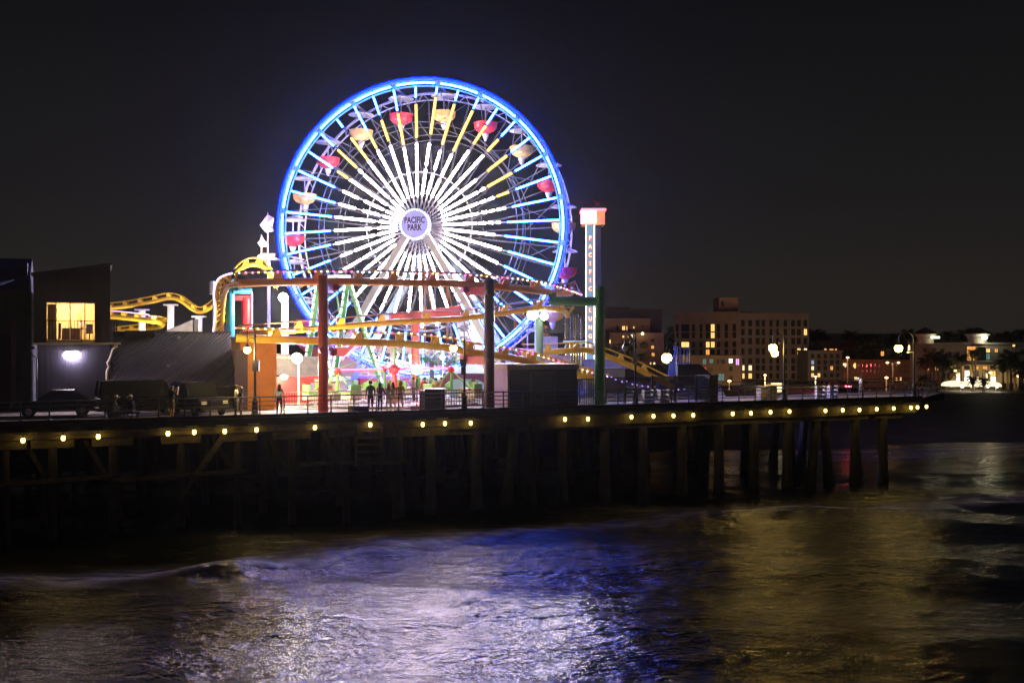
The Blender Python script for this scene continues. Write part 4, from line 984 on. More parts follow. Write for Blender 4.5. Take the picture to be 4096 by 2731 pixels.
# ------------------------------------------------------------------ ride fences, sign, bins
pinkst = mat('fence_pale_steel', (.42, .36, .36), .45, .3)
def bal_fence(label, u0, u1, t, h=1.05, step=.16, mt=pinkst):
    sa, sb = S_of(u0, t), S_of(u1, t); f = thing('ride_fence', label, 'fence', P((sa + sb) / 2, t, DECK))
    for z in (h, .12):
        m = MB(); m.pbox(sa, sb, t - .025, t + .025, DECK + z - .03, DECK + z + .03); m.build('rail', mt, f)
    me_ = MB().box((0, 0, h / 2 + .06), (.032, .032, h - .12)).mesh('baluster', mt); s = sa
    while s <= sb: inst(me_, 'baluster', f, Matrix.Translation(P(s, t, DECK)) @ RZ); s += step
    return f
bal_fence('pale balustrade fence round the pink neon ride', 1130, 1440, 5.5)
bal_fence('dark balustrade fence right of the black cabinet', 1785, 1950, 3.2, 1.1, .17, mat('fence_brown', (.16, .10, .08), .5, .3))
bal_fence('pale balustrade fence behind the group of people', 1445, 1690, 6.0)
sh = thing('shield_sign', 'glowing white shield-shaped sign on a black post', 'sign', W(1667, 1640, 60) * 1.0); sh.location.z = DECK; ORG[sh] = Vector(sh.location)
sc_ = W(1667, 1478, 60.0); q = []
for x, z in ((-.24, .30), (-.10, .27), (0, .31), (.10, .27), (.24, .30), (.33, .16), (.29, .02), (.31, -.12), (.24, -.24), (.10, -.27), (0, -.33), (-.10, -.27), (-.24, -.24), (-.31, -.12), (-.29, .02), (-.33, .16)): q.append(sc_ + Vector((x, 0, z)))
m = MB(); m.prism(q, Vector((0, .07, 0))); m.build('shield', em('shield_white', (1, .97, .93), 7), sh)
m = MB(); m.tube([Vector((sc_.x, sc_.y + .04, DECK)), Vector((sc_.x, sc_.y + .04, sc_.z - .3))], .04, 8); m.build('post', blk, sh)
m = MB(); m.box(Vector((sc_.x, sc_.y, DECK + .12)), (.7, .5, .2)); m.build('base', blk, sh)
rdn = em('red_neon_base', (1.0, .12, .16), 16)
for k in range(4):
    m = MB(); m.ball(Vector((sc_.x - .27 + .18 * k, sc_.y - .3, DECK + .42)), .055, 8, 5); m.build('red_bulb', rdn, sh)
lamp_light('red_base_glow', sh, Vector((sc_.x, sc_.y - .5, DECK + .4)), 25, (1, .15, .2), .1)
cb = thing('black_cabinet', 'black utility cabinet with a rounded top by the railing', 'cabinet', DV(1740, 59.5))
a, b_ = DV(1700, 59.0), DV(1779, 59.0)
m = MB(); m.box(Vector(((a.x + b_.x) / 2, 59.3, DECK + .62)), (b_.x - a.x, .7, 1.24)); m.build('body', mat('cabinet_black', (.012, .012, .014), .35), cb)
m = MB(); m.box(Vector(((a.x + b_.x) / 2, 59.3, DECK + 1.28)), (b_.x - a.x + .06, .78, .08)); m.build('lid', mat('cabinet_lid', (.10, .09, .09), .35), cb)
m = MB(); m.box(Vector((a.x - .17, 59.4, DECK + .6)), (.34, .6, 1.2)); m.build('side_panel', mat('cabinet_grey', (.30, .26, .26), .5), cb)
yb = thing('yellow_black_box', 'low black box with one yellow end behind the railing', 'box', DV(1435, 57.0))
m = MB(); m.box(DV(1443, 57.0, DECK + .22), (.95, .4, .44)); m.build('body', MATS['cabinet_black'], yb)
m = MB(); m.box(DV(1402.5, 57.0, DECK + .24), (.24, .42, .46)); m.build('yellow_end', mat('box_yellow', (.7, .5, .03), .5), yb)

# ------------------------------------------------------------------ pink neon scrambler ride
gr_ = mat('ride_green', (.18, .52, .10), .4, 0, .1); rdp = mat('ride_red', (.6, .05, .05), .4, 0, .1)
rY = 66.0
ride = thing('scrambler_ride', 'spinning ride with green struts and pink neon arms round a red hub', 'ride', DV(1577, rY))
hub = W(1577, 1476, rY); m = MB(); m.lathe(hub, [(.2, -.3), (.36, -.15), (.4, .08), (.26, .22), (.1, .34)], 16); m.build('hub', rdp, ride, True)
m = MB(); m.lathe(DV(1577, rY), [(.4, 0), (.3, .5), (.16, hub.z - DECK - .3)], 12); m.build('mast_base', rdp, ride, True)
apex = W(1578, 1391, rY); m = MB(); m.tube([hub, apex], .07, 8); m.build('mast', gr_, ride)
pkn = em('neon_pink', (1.0, .10, .20), 7)
ends = [W(1350, 1481, rY - 1.0), W(1806, 1474, rY + .5), hub + Vector((1.2, 4.5, 0)), hub + Vector((-1.2, 4.5, 0))]
carm = mat('car_cream', (.72, .62, .48), .5, 0, .15); ring_mt = mat('ride_base_grey', (.3, .28, .28), .6)
for k, e in enumerate(ends):
    d = (e - hub); m = MB(); m.beam(hub + d * .18, e, .16, .16); ar = m.build('arm', rdp, ride)
    m = MB(); m.tube([hub + d * .20 - Vector((0, .14, -.02)), e - d * .06 - Vector((0, .14, -.02))], .055, 8); m.build('neon_tube', pkn, ar, True)
    m = MB(); m.lathe(e, [(.12, -.3), (.24, -.1), (.24, .08), (.1, .18)], 10); m.build('arm_hub', rdp, ride, True)
    m = MB(); m.ball(e + Vector((-.32 if k == 0 else .32, -.15, .05)), .11, 8, 5); m.build('end_bulb', em('bulb_ride', (1, .3, .42), 22), ride)
    m = MB(); m.tube([apex, e + Vector((0, 0, .1))], .032, 6); m.build('stay', gr_, ride)
    # struts fanning down to four cars
    m = MB(); m.tube([e, e - Vector((0, 0, 1.5))], .10, 8); m.build('drop_post', gr_, ride)
    for c in range(4):
        an = math.radians(40 + 90 * c + 12 * k); off = Vector((math.cos(an) * 1.75, math.sin(an) * 1.75, 0))
        cc = e + off; cc.z = DECK + .75
        m = MB(); m.tube([e - Vector((0, 0, .1)), cc + Vector((0, 0, .25))], .045, 6); m.tube([e - Vector((0, 0, 1.4)), cc], .04, 6); m.build('strut', gr_, ride)
        car_ = MB(); car_.box(cc + Vector((0, 0, -.18)), (1.15, .8, .38), off.normalized()); cr = car_.build('car', carm, ride)
        m = MB(); m.box(cc + off.normalized() * .0 + Vector((0, 0, .08)), (1.2, .86, .12), off.normalized()); m.build('car_band', gr_, cr)
        m = MB(); m.box(cc + off.normalized() * .5 + Vector((0, 0, .36)), (.14, .78, .5), off.normalized()); m.build('backrest', gr_, cr)
        m = MB(); m.box(cc + Vector((0, 0, .16)), (1.22, .88, .04), off.normalized()); m.build('car_trim', rdp, cr)
m = MB(); m.lathe(DV(1577, rY), [(5.6, .005), (5.6, .12), (5.4, .14)], 40); m.build('platform', ring_mt, ride)
lamp_light('neon_glow', ride, hub + Vector((0, -1.2, -.6)), 120, (1, .45, .5), .4)

# ------------------------------------------------------------------ green A-frame swing ride
sY = 77.0
sw = thing('swing_ride', 'green A-frame swing ride trimmed with white and violet light strips', 'ride', DV(1340, sY))
dash = em('dash_white', (.92, .85, 1.0), 8); gm = mat('swing_green', (.06, .30, .06), .4, 0, .1)
def aframe(ax, av, f0, f1, Y):
    ap = W(ax, av, Y)
    for fu, out in ((f0, -1), (f1, 1)):
        ft = DV(fu, Y); m = MB(); m.beam(ap, ft, .42, .34); lg = m.build('frame_leg', gm, sw)
        L = (ft - ap).length; nseg = int(L / .62)
        mb = MB()
        for k in range(1, nseg - 1):
            p = ap.lerp(ft, k / nseg) + Vector((out * .16, -.24, 0)); q_ = ap.lerp(ft, (k + .72) / nseg) + Vector((out * .16, -.24, 0))
            m = MB(); m.beam(p, q_, .09, .09); m.build('light_dash', dash, lg)
    return ap
a1 = aframe(1278, 1112, 1212, 1322, sY); a2 = aframe(1392, 1112, 1330, 1535, sY + 4.5)
m = MB(); m.beam(a1, a2, .5, .45); m.build('axle_beam', gm, sw)
m = MB(); m.beam(W(1228, 1478, sY), W(1300, 1478, sY), .16, .16); m.build('cross_tie', gm, sw)
mid = (a1 + a2) / 2; bt = mid - Vector((.4, 0, 6.0))
m = MB(); m.beam(mid, bt + Vector((-1.2, 0, .6)), .12, .12); m.beam(mid, bt + Vector((1.2, 0, .6)), .12, .12); m.build('hanger', gm, sw)
m = MB(); m.prism([bt + Vector((-2.4, -1.1, .8)), bt + Vector((-1.4, -1.1, -.2)), bt + Vector((1.4, -1.1, -.2)), bt + Vector((2.4, -1.1, .8)), bt + Vector((1.6, -1.1, .5)), bt + Vector((-1.6, -1.1, .5))], Vector((0, 2.2, 0))); m.build('boat', rdp, sw)

# ------------------------------------------------------------------ park backdrop: buildings, tent, huts
def solid(name, label, cat, u0, v0, u1, Y, d, mt, vb=None, part='wall'):
    t = thing(name, label, cat, DV((u0 + u1) / 2, Y, DECK))
    a = W(u0, v0, Y); b_ = W(u1, v0, Y); zb_ = DECK if vb is None else W(u0, vb, Y).z
    m = MB(); m.hexa([Vector((a.x, Y, zb_)), Vector((b_.x, Y, zb_)), Vector((b_.x, Y + d, zb_)), Vector((a.x, Y + d, zb_)), Vector((a.x, Y, a.z)), Vector((b_.x, Y, a.z)), Vector((b_.x, Y + d, a.z)), Vector((a.x, Y + d, a.z))])
    m.build(part, mt, t); return t
pkw = mat('arcade_pink', (.55, .36, .34), .75, 0, .15, .8)
ac = solid('arcade_building', 'pinkish arcade building behind the neon ride', 'building', 1325, 1392, 1860, 98, 10, pkw)
kbox(MB(), 1317, 1380, 1868, 1394, 97.6, 11).build('cornice', mat('arcade_orange', (.62, .30, .12), .6), ac)
for i, u in enumerate(range(1440, 1850, 46)):
    w_ = kbox(MB(), u, 1412, u + 28, 1448, 97.8, .3).build('window', glass('arcade_glass', (.05, .06, .10)), ac); kbox(MB(), u - 2, 1448, u + 30, 1452, 97.6, .4).build('sill', wcol, w_)
for i, (u0, u1) in enumerate(((1612, 1648), (1678, 1766))):
    aw = kbox(MB(), u0, 1500, u1, 1516, 92, 3).build('awning', mat('awning_pale', (.6, .6, .68), .6), ac)
    n_ = 4 if i else 2
    for k in range(n_):
        a = u0 + (u1 - u0) * k / n_ + 1; kbox(MB(), a, 1503, u0 + (u1 - u0) * (k + 1) / n_ - 1, 1509, 91.85, .12).build('blue_light', em('awning_blue', (.35, .55, 1.0), 9), aw)
wt = solid('white_tower', 'white stair tower with balconies behind the maroon column', 'building', 1828, 1285, 1935, 96, 6, mat('tower_white', (.62, .6, .64), .7, 0, .1))
for v in (1300, 1345, 1395, 1440):
    w_ = kbox(MB(), 1842, v, 1872, v + 26, 95.8, .3).build('window', glass('tower_glass', (.25, .25, .28), .2), wt); kbox(MB(), 1838, v + 26, 1876, v + 30, 95.6, .4).build('sill', wcol, w_)
kbox(MB(), 1822, 1278, 1941, 1286, 95.6, 7).build('cornice', wcol, wt)
lamp_light('tower_uplight', wt, W(1880, 1400, 92), 350, (.95, .9, 1.0), .3)
lamp_light('arcade_fill', ac, W(1600, 1440, 92), 2600, (1.0, .86, .8), .4)  # added fill lights, brighten the dark area behind the ride
lamp_light('arcade_fill', ac, W(1480, 1500, 82), 900, (1.0, .85, .8), .4)
fl = solid('food_hall', 'low red food hall with a violet valance behind the ride', 'building', 1440, 1512, 1640, 88, 6, rdp)
kbox(MB(), 1432, 1504, 1650, 1514, 87.6, 7).build('roof', mat('hall_roof', (.35, .2, .25), .7), fl)
tent = thing('canopy_tent', 'pale blue peaked canopy tent with a purple valance', 'tent', DV(1880, 70))
tY = 70.0; pkc = W(1884, 1446, tY); tbl = mat('tent_blue', (.34, .50, .60), .8, 0, .08)
c4_ = [W(1772, 1493, tY - 2), W(1950, 1493, tY - 2), W(1955, 1490, tY + 3), W(1795, 1490, tY + 3)]
m = MB(); m.add(c4_ + [pkc + Vector((0, .5, 0))], [(0, 1, 4), (1, 2, 4), (2, 3, 4), (3, 0, 4), (3, 2, 1, 0)]); m.build('peak_roof', tbl, tent)
m = MB(); n_ = 16
for k in range(n_):
    a = c4_[0].lerp(c4_[1], k / n_); b_ = c4_[0].lerp(c4_[1], (k + 1) / n_); dp = lambda x: .38 + .55 * (2 * x - 1) ** 4
    m.add([a - Vector((0, .03, 0)), b_ - Vector((0, .03, 0)), b_ - Vector((0, .03, dp((k + 1) / n_))), a - Vector((0, .03, dp(k / n_)))] + [a, b_, b_ - Vector((0, 0, dp((k + 1) / n_))), a - Vector((0, 0, dp(k / n_)))], [(0, 1, 2, 3), (7, 6, 5, 4), (3, 2, 6, 7), (0, 4, 5, 1)])
m.build('valance', mat('valance_purple', (.20, .08, .25), .7), tent)
m = MB(); m.hexa([DV(1800, tY + 2.6), DV(1950, tY + 2.6), DV(1950, tY + 2.8), DV(1800, tY + 2.8), W(1800, 1492, tY + 2.6), W(1950, 1492, tY + 2.6), W(1950, 1492, tY + 2.8), W(1800, 1492, tY + 2.8)]); m.build('back_wall', tbl, tent)
for u in (1776, 1948):
    m = MB(); m.tube([DV(u, tY - 1.95), W(u, 1494, tY - 1.95)], .05, 6); m.build('pole', wcol, tent)
lamp_light('tent_lamp', tent, W(1860, 1520, tY), 60, (.85, .92, 1), .2)
# shingled huts at right, shingle courses as parts
shg = mat('shingle_tan', (.34, .24, .18), .85, 0, .25, 3, .3); shg2 = mat('shingle_grey', (.16, .15, .17), .85, 0, .25, 3, .3)
def hut(label, u0, u1, vr, ve, Y, d, mt, wm, ncourse=8):
    a, b_ = DV(u0, Y), DV(u1, Y); zr, ze_ = W(u0, vr, Y + d / 2).z, W(u0, ve, Y).z
    t = thing('shingled_hut', label, 'hut', DV((u0 + u1) / 2, Y))
    m = MB(); m.hexa([Vector((a.x + .2, Y + .3, DECK)), Vector((b_.x - .2, Y + .3, DECK)), Vector((b_.x - .2, Y + d - .3, DECK)), Vector((a.x + .2, Y + d - .3, DECK)), Vector((a.x + .2, Y + .3, ze_)), Vector((b_.x - .2, Y + .3, ze_)), Vector((b_.x - .2, Y + d - .3, ze_)), Vector((a.x + .2, Y + d - .3, ze_))]); m.build('wall', wm, t)
    for side in (0, 1):
        for k in range(ncourse):
            k0, k1 = k / ncourse, (k + 1.25) / ncourse
            y0 = Y + d / 2 * k0 if not side else Y + d - d / 2 * k0; y1 = Y + d / 2 * k1 if not side else Y + d - d / 2 * k1
            z0 = ze_ + (zr - ze_) * k0 + .07; z1 = ze_ + (zr - ze_) * min(k1, 1.0)
            if k1 > 1: y1 = Y + d / 2
            m = MB(); m.hexa([Vector((a.x, y0, z0 - .05)), Vector((b_.x, y0, z0 - .05)), Vector((b_.x, y1, z1 - .05)), Vector((a.x, y1, z1 - .05)), Vector((a.x, y0, z0)), Vector((b_.x, y0, z0)), Vector((b_.x, y1, z1)), Vector((a.x, y1, z1))]); m.build('shingle_course', mt, t)
    for x in (a.x + .25, b_.x - .25):
        m = MB(); m.prism([Vector((x, Y + .3, ze_)), Vector((x, Y + d - .3, ze_)), Vector((x, Y + d / 2, zr - .12))], Vector((.05, 0, 0))); m.build('gable', wm, t)
    return t
hut('hut with a tan shingled roof behind the dark shed', 2095, 2285, 1422, 1468, 74, 5, shg, mat('hut_olive', (.22, .17, .06), .8))
hut('hut with a grey shingled roof right of the green column', 2340, 2512, 1436, 1476, 80, 5, shg2, mat('hut_grey', (.28, .28, .32), .8))
# metal organ pipes stage
op = thing('pipe_facade', 'cluster of tall shiny metal pipes on a pale blue plinth', 'facade', DV(2320, 104))
for k in range(11):
    u = 2262 + k * 10.5; v = 1250 + 22 * abs(math.sin(k * 1.3)); 
    m = MB(); p = DV(u, 104 + .4 * (k % 2)); m.lathe(p, [(.17, 0), (.17, W(u, v, 104).z - DECK), (.1, W(u, v, 104).z - DECK + .15)], 10); m.build('pipe', mat('pipe_metal_%d' % (k % 3), ((.6, .62, .66), (.55, .4, .15), (.35, .45, .62))[k % 3], .22, .8), op, True)
kbox(MB(), 2252, 1362, 2378, 1374, 103.4, 1.6).build('plinth', mat('plinth_blue', (.3, .5, .66), .6), op)
lamp_light('pipe_uplight', op, W(2310, 1390, 101.5), 260, (1, .85, .6), .3)
# deck of the coaster station with crates
st = solid('station_deck', 'grey panelled coaster station platform right of the pale blue column', 'platform', 2172, 1345, 2232, 95, 6, mat('station_panel', (.42, .42, .5), .6))
for k in range(4): kbox(MB(), 2172 + k * 15, 1347, 2172 + k * 15 + 13.5, 1385, 94.9, .08).build('panel', MATS['station_panel'], st)
# orange lift hill with stair treads
lh = thing('lift_hill', 'orange lattice lift hill with stair treads behind the lower right of the wheel', 'roller coaster', DV(1950, 101))
lho = mat('lift_orange', (.60, .22, .06), .5, 0, .12); P0, P1 = W(1640, 1030, 101), W(2190, 1310, 101)
for dy in (0, 1.6):
    for dz in (0, .8):
        m = MB(); m.beam(P0 + Vector((0, dy, -dz)), P1 + Vector((0, dy, -dz)), .14, .22); m.build('stringer', lho, lh)
N_ = 44
for k in range(N_):
    p = P0.lerp(P1, k / N_); m = MB(); m.box(p + Vector((0, .8, .05)), (.24, 1.5, .05)); m.build('tread', lho, lh)
    if k % 3 == 0:
        m = MB(); m.beam(p, P0.lerp(P1, (k + 3) / N_) - Vector((0, 0, .8)), .06, .06); m.build('lattice_bar', lho, lh)
for u in (1700, 1790, 1880, 1970, 2060, 2150):
    k = (u - 1640) / 550; p = P0.lerp(P1, k); m = MB(); m.tube([p - Vector((0, 0, .6)), Vector((p.x, p.y, DECK))], .12, 8); m.tube([p + Vector((0, 0, -1)), Vector((p.x + 2.2, p.y, DECK))], .07, 6); m.build('trestle_post', lho, lh)
lamp_light('lift_uplight', lh, W(1900, 1340, 96), 500, (1, .82, .7), .4)
# sign tower with falling letters
pt = thing('sign_tower', 'tall drop tower with a lit vertical letter board and glowing red top', 'tower', DV(2372, 95))
pY = 95.0
kbox(MB(), 2346, 900, 2376, 1442, pY, .25).build('letter_board', em('board_sky_blue', (.34, .58, .90), .62), pt)
for u0, u1 in ((2343, 2346), (2376, 2379)): kbox(MB(), u0, 900, u1, 1442, pY - .08, .2).build('edge_light', em('edge_white', (1, .96, .92), 4.5), pt)
kbox(MB(), 2379, 900, 2404, 1560, pY + .3, 1.2).build('shaft', mat('tower_navy', (.02, .025, .05), .5), pt)
kbox(MB(), 2346, 900, 2380, 1560, pY + .4, 1.1).build('rear_shaft', MATS['tower_navy'], pt)
rl_ = em('letter_red', (1.0, .14, .12), 1.5); lbg = em('letter_square', (.95, .42, .40), .7)
for txt, v in [(c, 953 + 33.7 * i) for i, c in enumerate('PACIFIC')] + [(c, 1206 + 34.8 * i) for i, c in enumerate('PLUNGE')]:
    sq = kbox(MB(), 2351, v - 12, 2371, v + 12, pY - .03, .03).build('letter_square', lbg, pt)
    text_mesh(txt, .58, em('letter_cream', (1, .93, .8), 2.2), 'lettering', sq, W(2361, v, pY - .06), (1, 0, 0), (0, 0, 1), .01, sx=.8)
m = MB(); kbox(m, 2330, 842, 2420, 898, pY - .6, 2.2); hd = m.build('head', mat('head_orange', (.75, .32, .10), .5), pt)
kbox(MB(), 2328, 838, 2386, 893, pY - .75, .12).build('head_lamp_panel', em('head_white', (1.0, .72, .60), 3.2), hd)
kbox(MB(), 2326, 834, 2424, 842, pY - .8, 2.5).build('head_red_light', em('head_red', (1.0, .06, .08), 9), hd)
kbox(MB(), 2324, 842, 2329, 895, pY - .8, .3).build('head_violet_light', em('head_violet', (.8, .25, 1.0), 6), hd)
m = MB(); m.tube([W(2381, 836, pY), W(2381, 800, pY)], .04, 6); m.tube([W(2381, 806, pY), W(2370, 800, pY)], .02, 4); m.box(W(2392, 812, pY), (.25, .1, .25)); m.build('mast', blk, pt)
lamp_light('head_glow', pt, W(2360, 870, pY - 2.4), 250, (1, .6, .5), .4)
# white service cage at the left, flags
cg = thing('service_cage', 'white service cage platform beside the left coaster bend', 'platform', DV(852, 80))
kbox(MB(), 838, 1172, 868, 1177, 80, 1.2).build('floor', wcol, cg); kbox(MB(), 843, 1124, 853, 1172, 80.5, .5).build('cabinet', wcol, cg)
for v in (1128, 1135, 1142, 1149, 1156, 1163):
    kbox(MB(), 837, v, 868, v + 2, 79.9, .06).build('cage_bar', wcol, cg)
m = MB(); m.tube([DV(856, 80.6), W(856, 1176, 80.6)], .12, 8); m.build('post', wcol, cg)
fp = thing('flag_platform', 'white railed platform with a lamp left of the wheel', 'platform', DV(1062, 92))
for v in (1014, 1019, 1024, 1029): kbox(MB(), 1040, v, 1100, v + 1.6, 92, .06).build('rail', wcol, fp)
kbox(MB(), 1040, 1032, 1105, 1037, 92, 1.5).build('floor', wcol, fp); m = MB(); m.tube([DV(1075, 92.6), W(1075, 1036, 92.6)], .16, 8); m.build('post', wcol, fp)
m = MB(); m.ball(W(1041, 1029, 91.6), .22, 10, 6); m.build('lamp', em('flag_lamp', (1.0, .62, .25), 40), fp); lamp_light('flag_uplight', fp, W(1052, 1006, 90.4), 800, (1, .72, .5), .2)
lamp_light('flag_uplight', fp, W(1068, 950, 89.8), 900, (1, .75, .6), .2)
flagm = mat('flag_cloth', (.85, .72, .66), .8, 0, .06)
for label, (u0, vt, vb), pts in (('pale lit pennant flag on the taller of two poles left of the wheel', (1071, 850, 1030), [(1071, 858), (1096, 872), (1090, 905), (1094, 925), (1064, 930), (1050, 915), (1038, 900), (1062, 868)]),
                                 ('pale lit pennant flag on the shorter of two poles left of the wheel', (1046, 938, 1030), [(1046, 940), (1058, 962), (1072, 972), (1066, 985), (1044, 990), (1030, 972), (1040, 958)])):
    f = thing('flag', label, 'flag', W(u0, vb, 91.8), 'flags left of the wheel')
    m = MB(); m.tube([W(u0, vb, 91.8), W(u0, vt, 91.8)], .035, 6); m.build('pole', wcol, f)
    vs_ = [W(u, v, 91.7 + .25 * math.sin(u * .4)) for u, v in pts]; c_ = sum(vs_, Vector()) / len(vs_)
    m = MB(); k = len(vs_); fr_ = vs_ + [c_ + Vector((0, -.25, 0))]; bk = [p + Vector((0, .04, 0)) for p in fr_]
    m.add(fr_ + bk, [(i, (i + 1) % k, k) for i in range(k)] + [((i + 1) % k + k + 1, i + k + 1, 2 * k + 1) for i in range(k)] + [(i, i + k + 1, (i + 1) % k + k + 1, (i + 1) % k) for i in range(k)]); m.build('cloth', flagm, f, True)
# blue boom lift
bl = thing('boom_lift', 'blue boom lift with its work cage raised', 'lift', DV(2690, 86))
blm = mat('lift_blue', (.02, .07, .55), .4)
m = MB(); m.beam(DV(2680, 86), W(2690, 1442, 86), .55, .4); m.build('boom', blm, bl)
m = MB(); m.beam(W(2690, 1442, 86), W(2706, 1400, 86), .2, .2); m.beam(W(2704, 1452, 86), W(2760, 1452, 86), .9, .14); m.build('cage_floor', blm, bl)
for u in (2706, 2720, 2735, 2748, 2758): kbox(MB(), u, 1390, u + 2.5, 1450, 85.6, .08).build('cage_bar', blm, bl)
for v in (1388, 1418): kbox(MB(), 2704, v, 2762, v + 3, 85.55, .08).build('cage_rail', blm, bl)
kbox(MB(), 2697, 1382, 2706, 1400, 85.6, .3).build('control_box', blm, bl)
m = MB(); m.tube([DV(2707, 86.4), W(2707, 1390, 86.4)], .09, 8); m.build('mast', wcol, bl)
m = MB(); m.box(DV(2680, 86, DECK + .4), (2.2, 1.6, .7)); m.build('chassis', blm, bl)
lamp_light('lift_lamp', bl, W(2700, 1440, 82), 90, (.9, .9, 1), .2)
# dark screen panels along the right
scr = bpy.data.materials.new('screen_mesh'); scr.use_nodes = True; nn = scr.node_tree; bs = nn.nodes['Principled BSDF']
bs.inputs['Base Color'].default_value = (.02, .02, .024, 1); bs.inputs['Roughness'].default_value = .35
tr = nn.nodes.new('ShaderNodeBsdfTransparent'); mxx = nn.nodes.new('ShaderNodeMixShader'); mxx.inputs[0].default_value = .6
nn.links.new(tr.outputs[0], mxx.inputs[1]); nn.links.new(bs.outputs[0], mxx.inputs[2]); nn.links.new(mxx.outputs[0], nn.nodes['Material Output'].inputs['Surface'])
sfn = thing('screen_fence', 'dark screened fence panels right of the green column', 'fence', P(S_of(2640, 3.4), 3.4, DECK))
us = [2422, 2500, 2608, 2700, 2785, 2862]
for a, b_ in zip(us, us[1:]):
    m = MB(); m.pbox(S_of(a, 3.4) + .06, S_of(b_, 3.4) - .06, 3.40, 3.43, DECK + .1, zP(1507, 2640, 3.4)); m.build('screen_panel', scr, sfn)
for u in us:
    m = MB(); m.pbox(S_of(u, 3.4) - .06, S_of(u, 3.4) + .06, 3.33, 3.5, DECK, zP(1500, 2640, 3.4)); m.build('post', blk, sfn)
m = MB(); m.pbox(S_of(2422, 3.4), S_of(2862, 3.4), 3.34, 3.46, zP(1509, 2640, 3.4), zP(1505, 2640, 3.4)); m.build('top_rail', blk, sfn)
end_ = thing('dark_gate_block', 'tall black gate block at the right end of the screen fence', 'gate', P(S_of(2858, 2.8), 2.8, DECK))
m = MB(); m.pbox(S_of(2838, 2.6), S_of(2872, 2.6), 2.6, 4.0, DECK, zP(1506, 2850, 2.6)); m.build('block', MATS['cabinet_black'], end_)
m = MB(); m.pbox(S_of(2836, 2.6), S_of(2874, 2.6), 2.55, 4.05, zP(1506, 2850, 2.6) + .003, zP(1500, 2850, 2.6)); m.build('cap', blk, end_)
# barriers, bins
brm = mat('barrier_white', (.72, .70, .68), .5)
def barrier(label, u, t):
    b0 = P(S_of(u, t), t, DECK); tt = thing('barrier', label, 'barrier', b0, 'white slotted barriers on the boardwalk')
    for z in (.2, .52, .84):
        m = MB(); m.box(b0 + Vector((0, 0, z)), (.62, .08, .2), PE); m.build('slat', brm, tt)
    for sg in (-1, 1):
        m = MB(); m.box(b0 + PE * sg * .33 + Vector((0, 0, .5)), (.07, .34, 1.0), PE); m.build('leg', brm, tt)
barrier('white slotted barrier just right of the unlit lamp base', 2592, 1.0); barrier('white slotted barrier second to the right of the unlit lamp', 2656, 1.0)
barrier('white slotted barrier right of the lamp with two globes', 3282, 1.6); barrier('white slotted barrier left of the walking person', 3330, 1.6)
def trash(label, u, t, col, r=.36, h=1.0, box=False):
    b0 = P(S_of(u, t), t, DECK); tt = thing('bin', label, 'bin', b0, 'bins on the boardwalk'); mt = mat('bin_%d' % u, col, .6)
    m = MB(); (m.box(b0 + Vector((0, 0, h / 2)), (r * 1.9, r * 1.8, h), PE) if box else m.lathe(b0, [(r * .9, 0), (r, .1), (r, h - .08), (r * .92, h)], 16)); m.build('body', mt, tt, not box)
    m = MB(); (m.box(b0 + Vector((0, 0, h + .04)), (r * 2.0, r * 1.9, .07), PE) if box else m.lathe(b0, [(r * 1.04, h), (r * 1.04, h + .08), (r * .6, h + .16)], 16)); m.build('lid', mat('bin_lid', (.2, .2, .2), .5), tt)
trash('round grey bin beside the lamp with two globes', 3085, 1.4, (.36, .35, .32), .40); trash('cream box bin left of the round grey bin', 3048, 1.6, (.62, .5, .34), .3, .9, True)
# ------------------------------------------------------------------ city behind the beach
win_d = glass('city_glass_dark', (.018, .022, .026), .1); win_w = [em('window_lit_warm', (1.0, .55, .16), 1.6, False), em('window_lit_amber', (1.0, .42, .10), 1.1, False), em('window_lit_pale', (1.0, .78, .45), 1.5, False)]
win_x = {'violet': em('window_lit_violet', (.75, .35, 1.0), 1.6, False), 'red': em('window_lit_red', (1.0, .06, .05), .8, False), 'teal': em('window_lit_teal', (.30, .55, .5), .35, False), 'blue': em('window_lit_blue', (.35, .5, .7), .8, False), 'white': em('window_lit_white', (1, .9, .8), 2.5, False)}
frm = mat('window_frame', (.10, .095, .09), .6)
def facade(t, A, B, wins, wm):
    """windows on a vertical plane from A to B (plan points); wins: (u, v, w_px, h_px, key)"""
    d = (B - A).to_2d()
    for (u, v, w, h, key) in wins:
        k = (u - UC) / F
        # ray x = k*y with the line A + q d
        q = (A.x - k * A.y) / (k * d.y - d.x); Y = A.y + q * d.y
        c = W(u, v, Y); ex = Vector((d.x, d.y, 0)).normalized(); nrm = Vector((d.y, -d.x, 0)).normalized()
        if nrm.y > 0: nrm = -nrm
        wm_, hm_ = w * Y / F, h * Y / F
        m = MB(); m.box(c + nrm * .05, (wm_ + .16, .16, hm_ + .16), ex); fo_ = m.build('window', frm, t)
        mt = win_d if key is None else (win_w[key] if isinstance(key, int) else win_x[key])
        nP_ = 2 if w > 10 else 1
        for j in range(nP_):
            m = MB(); m.box(c + nrm * .15 + ex * ((j - (nP_ - 1) / 2) * wm_ / nP_), (wm_ / nP_ - .08, .05, hm_), ex); m.build('pane', mt, fo_)
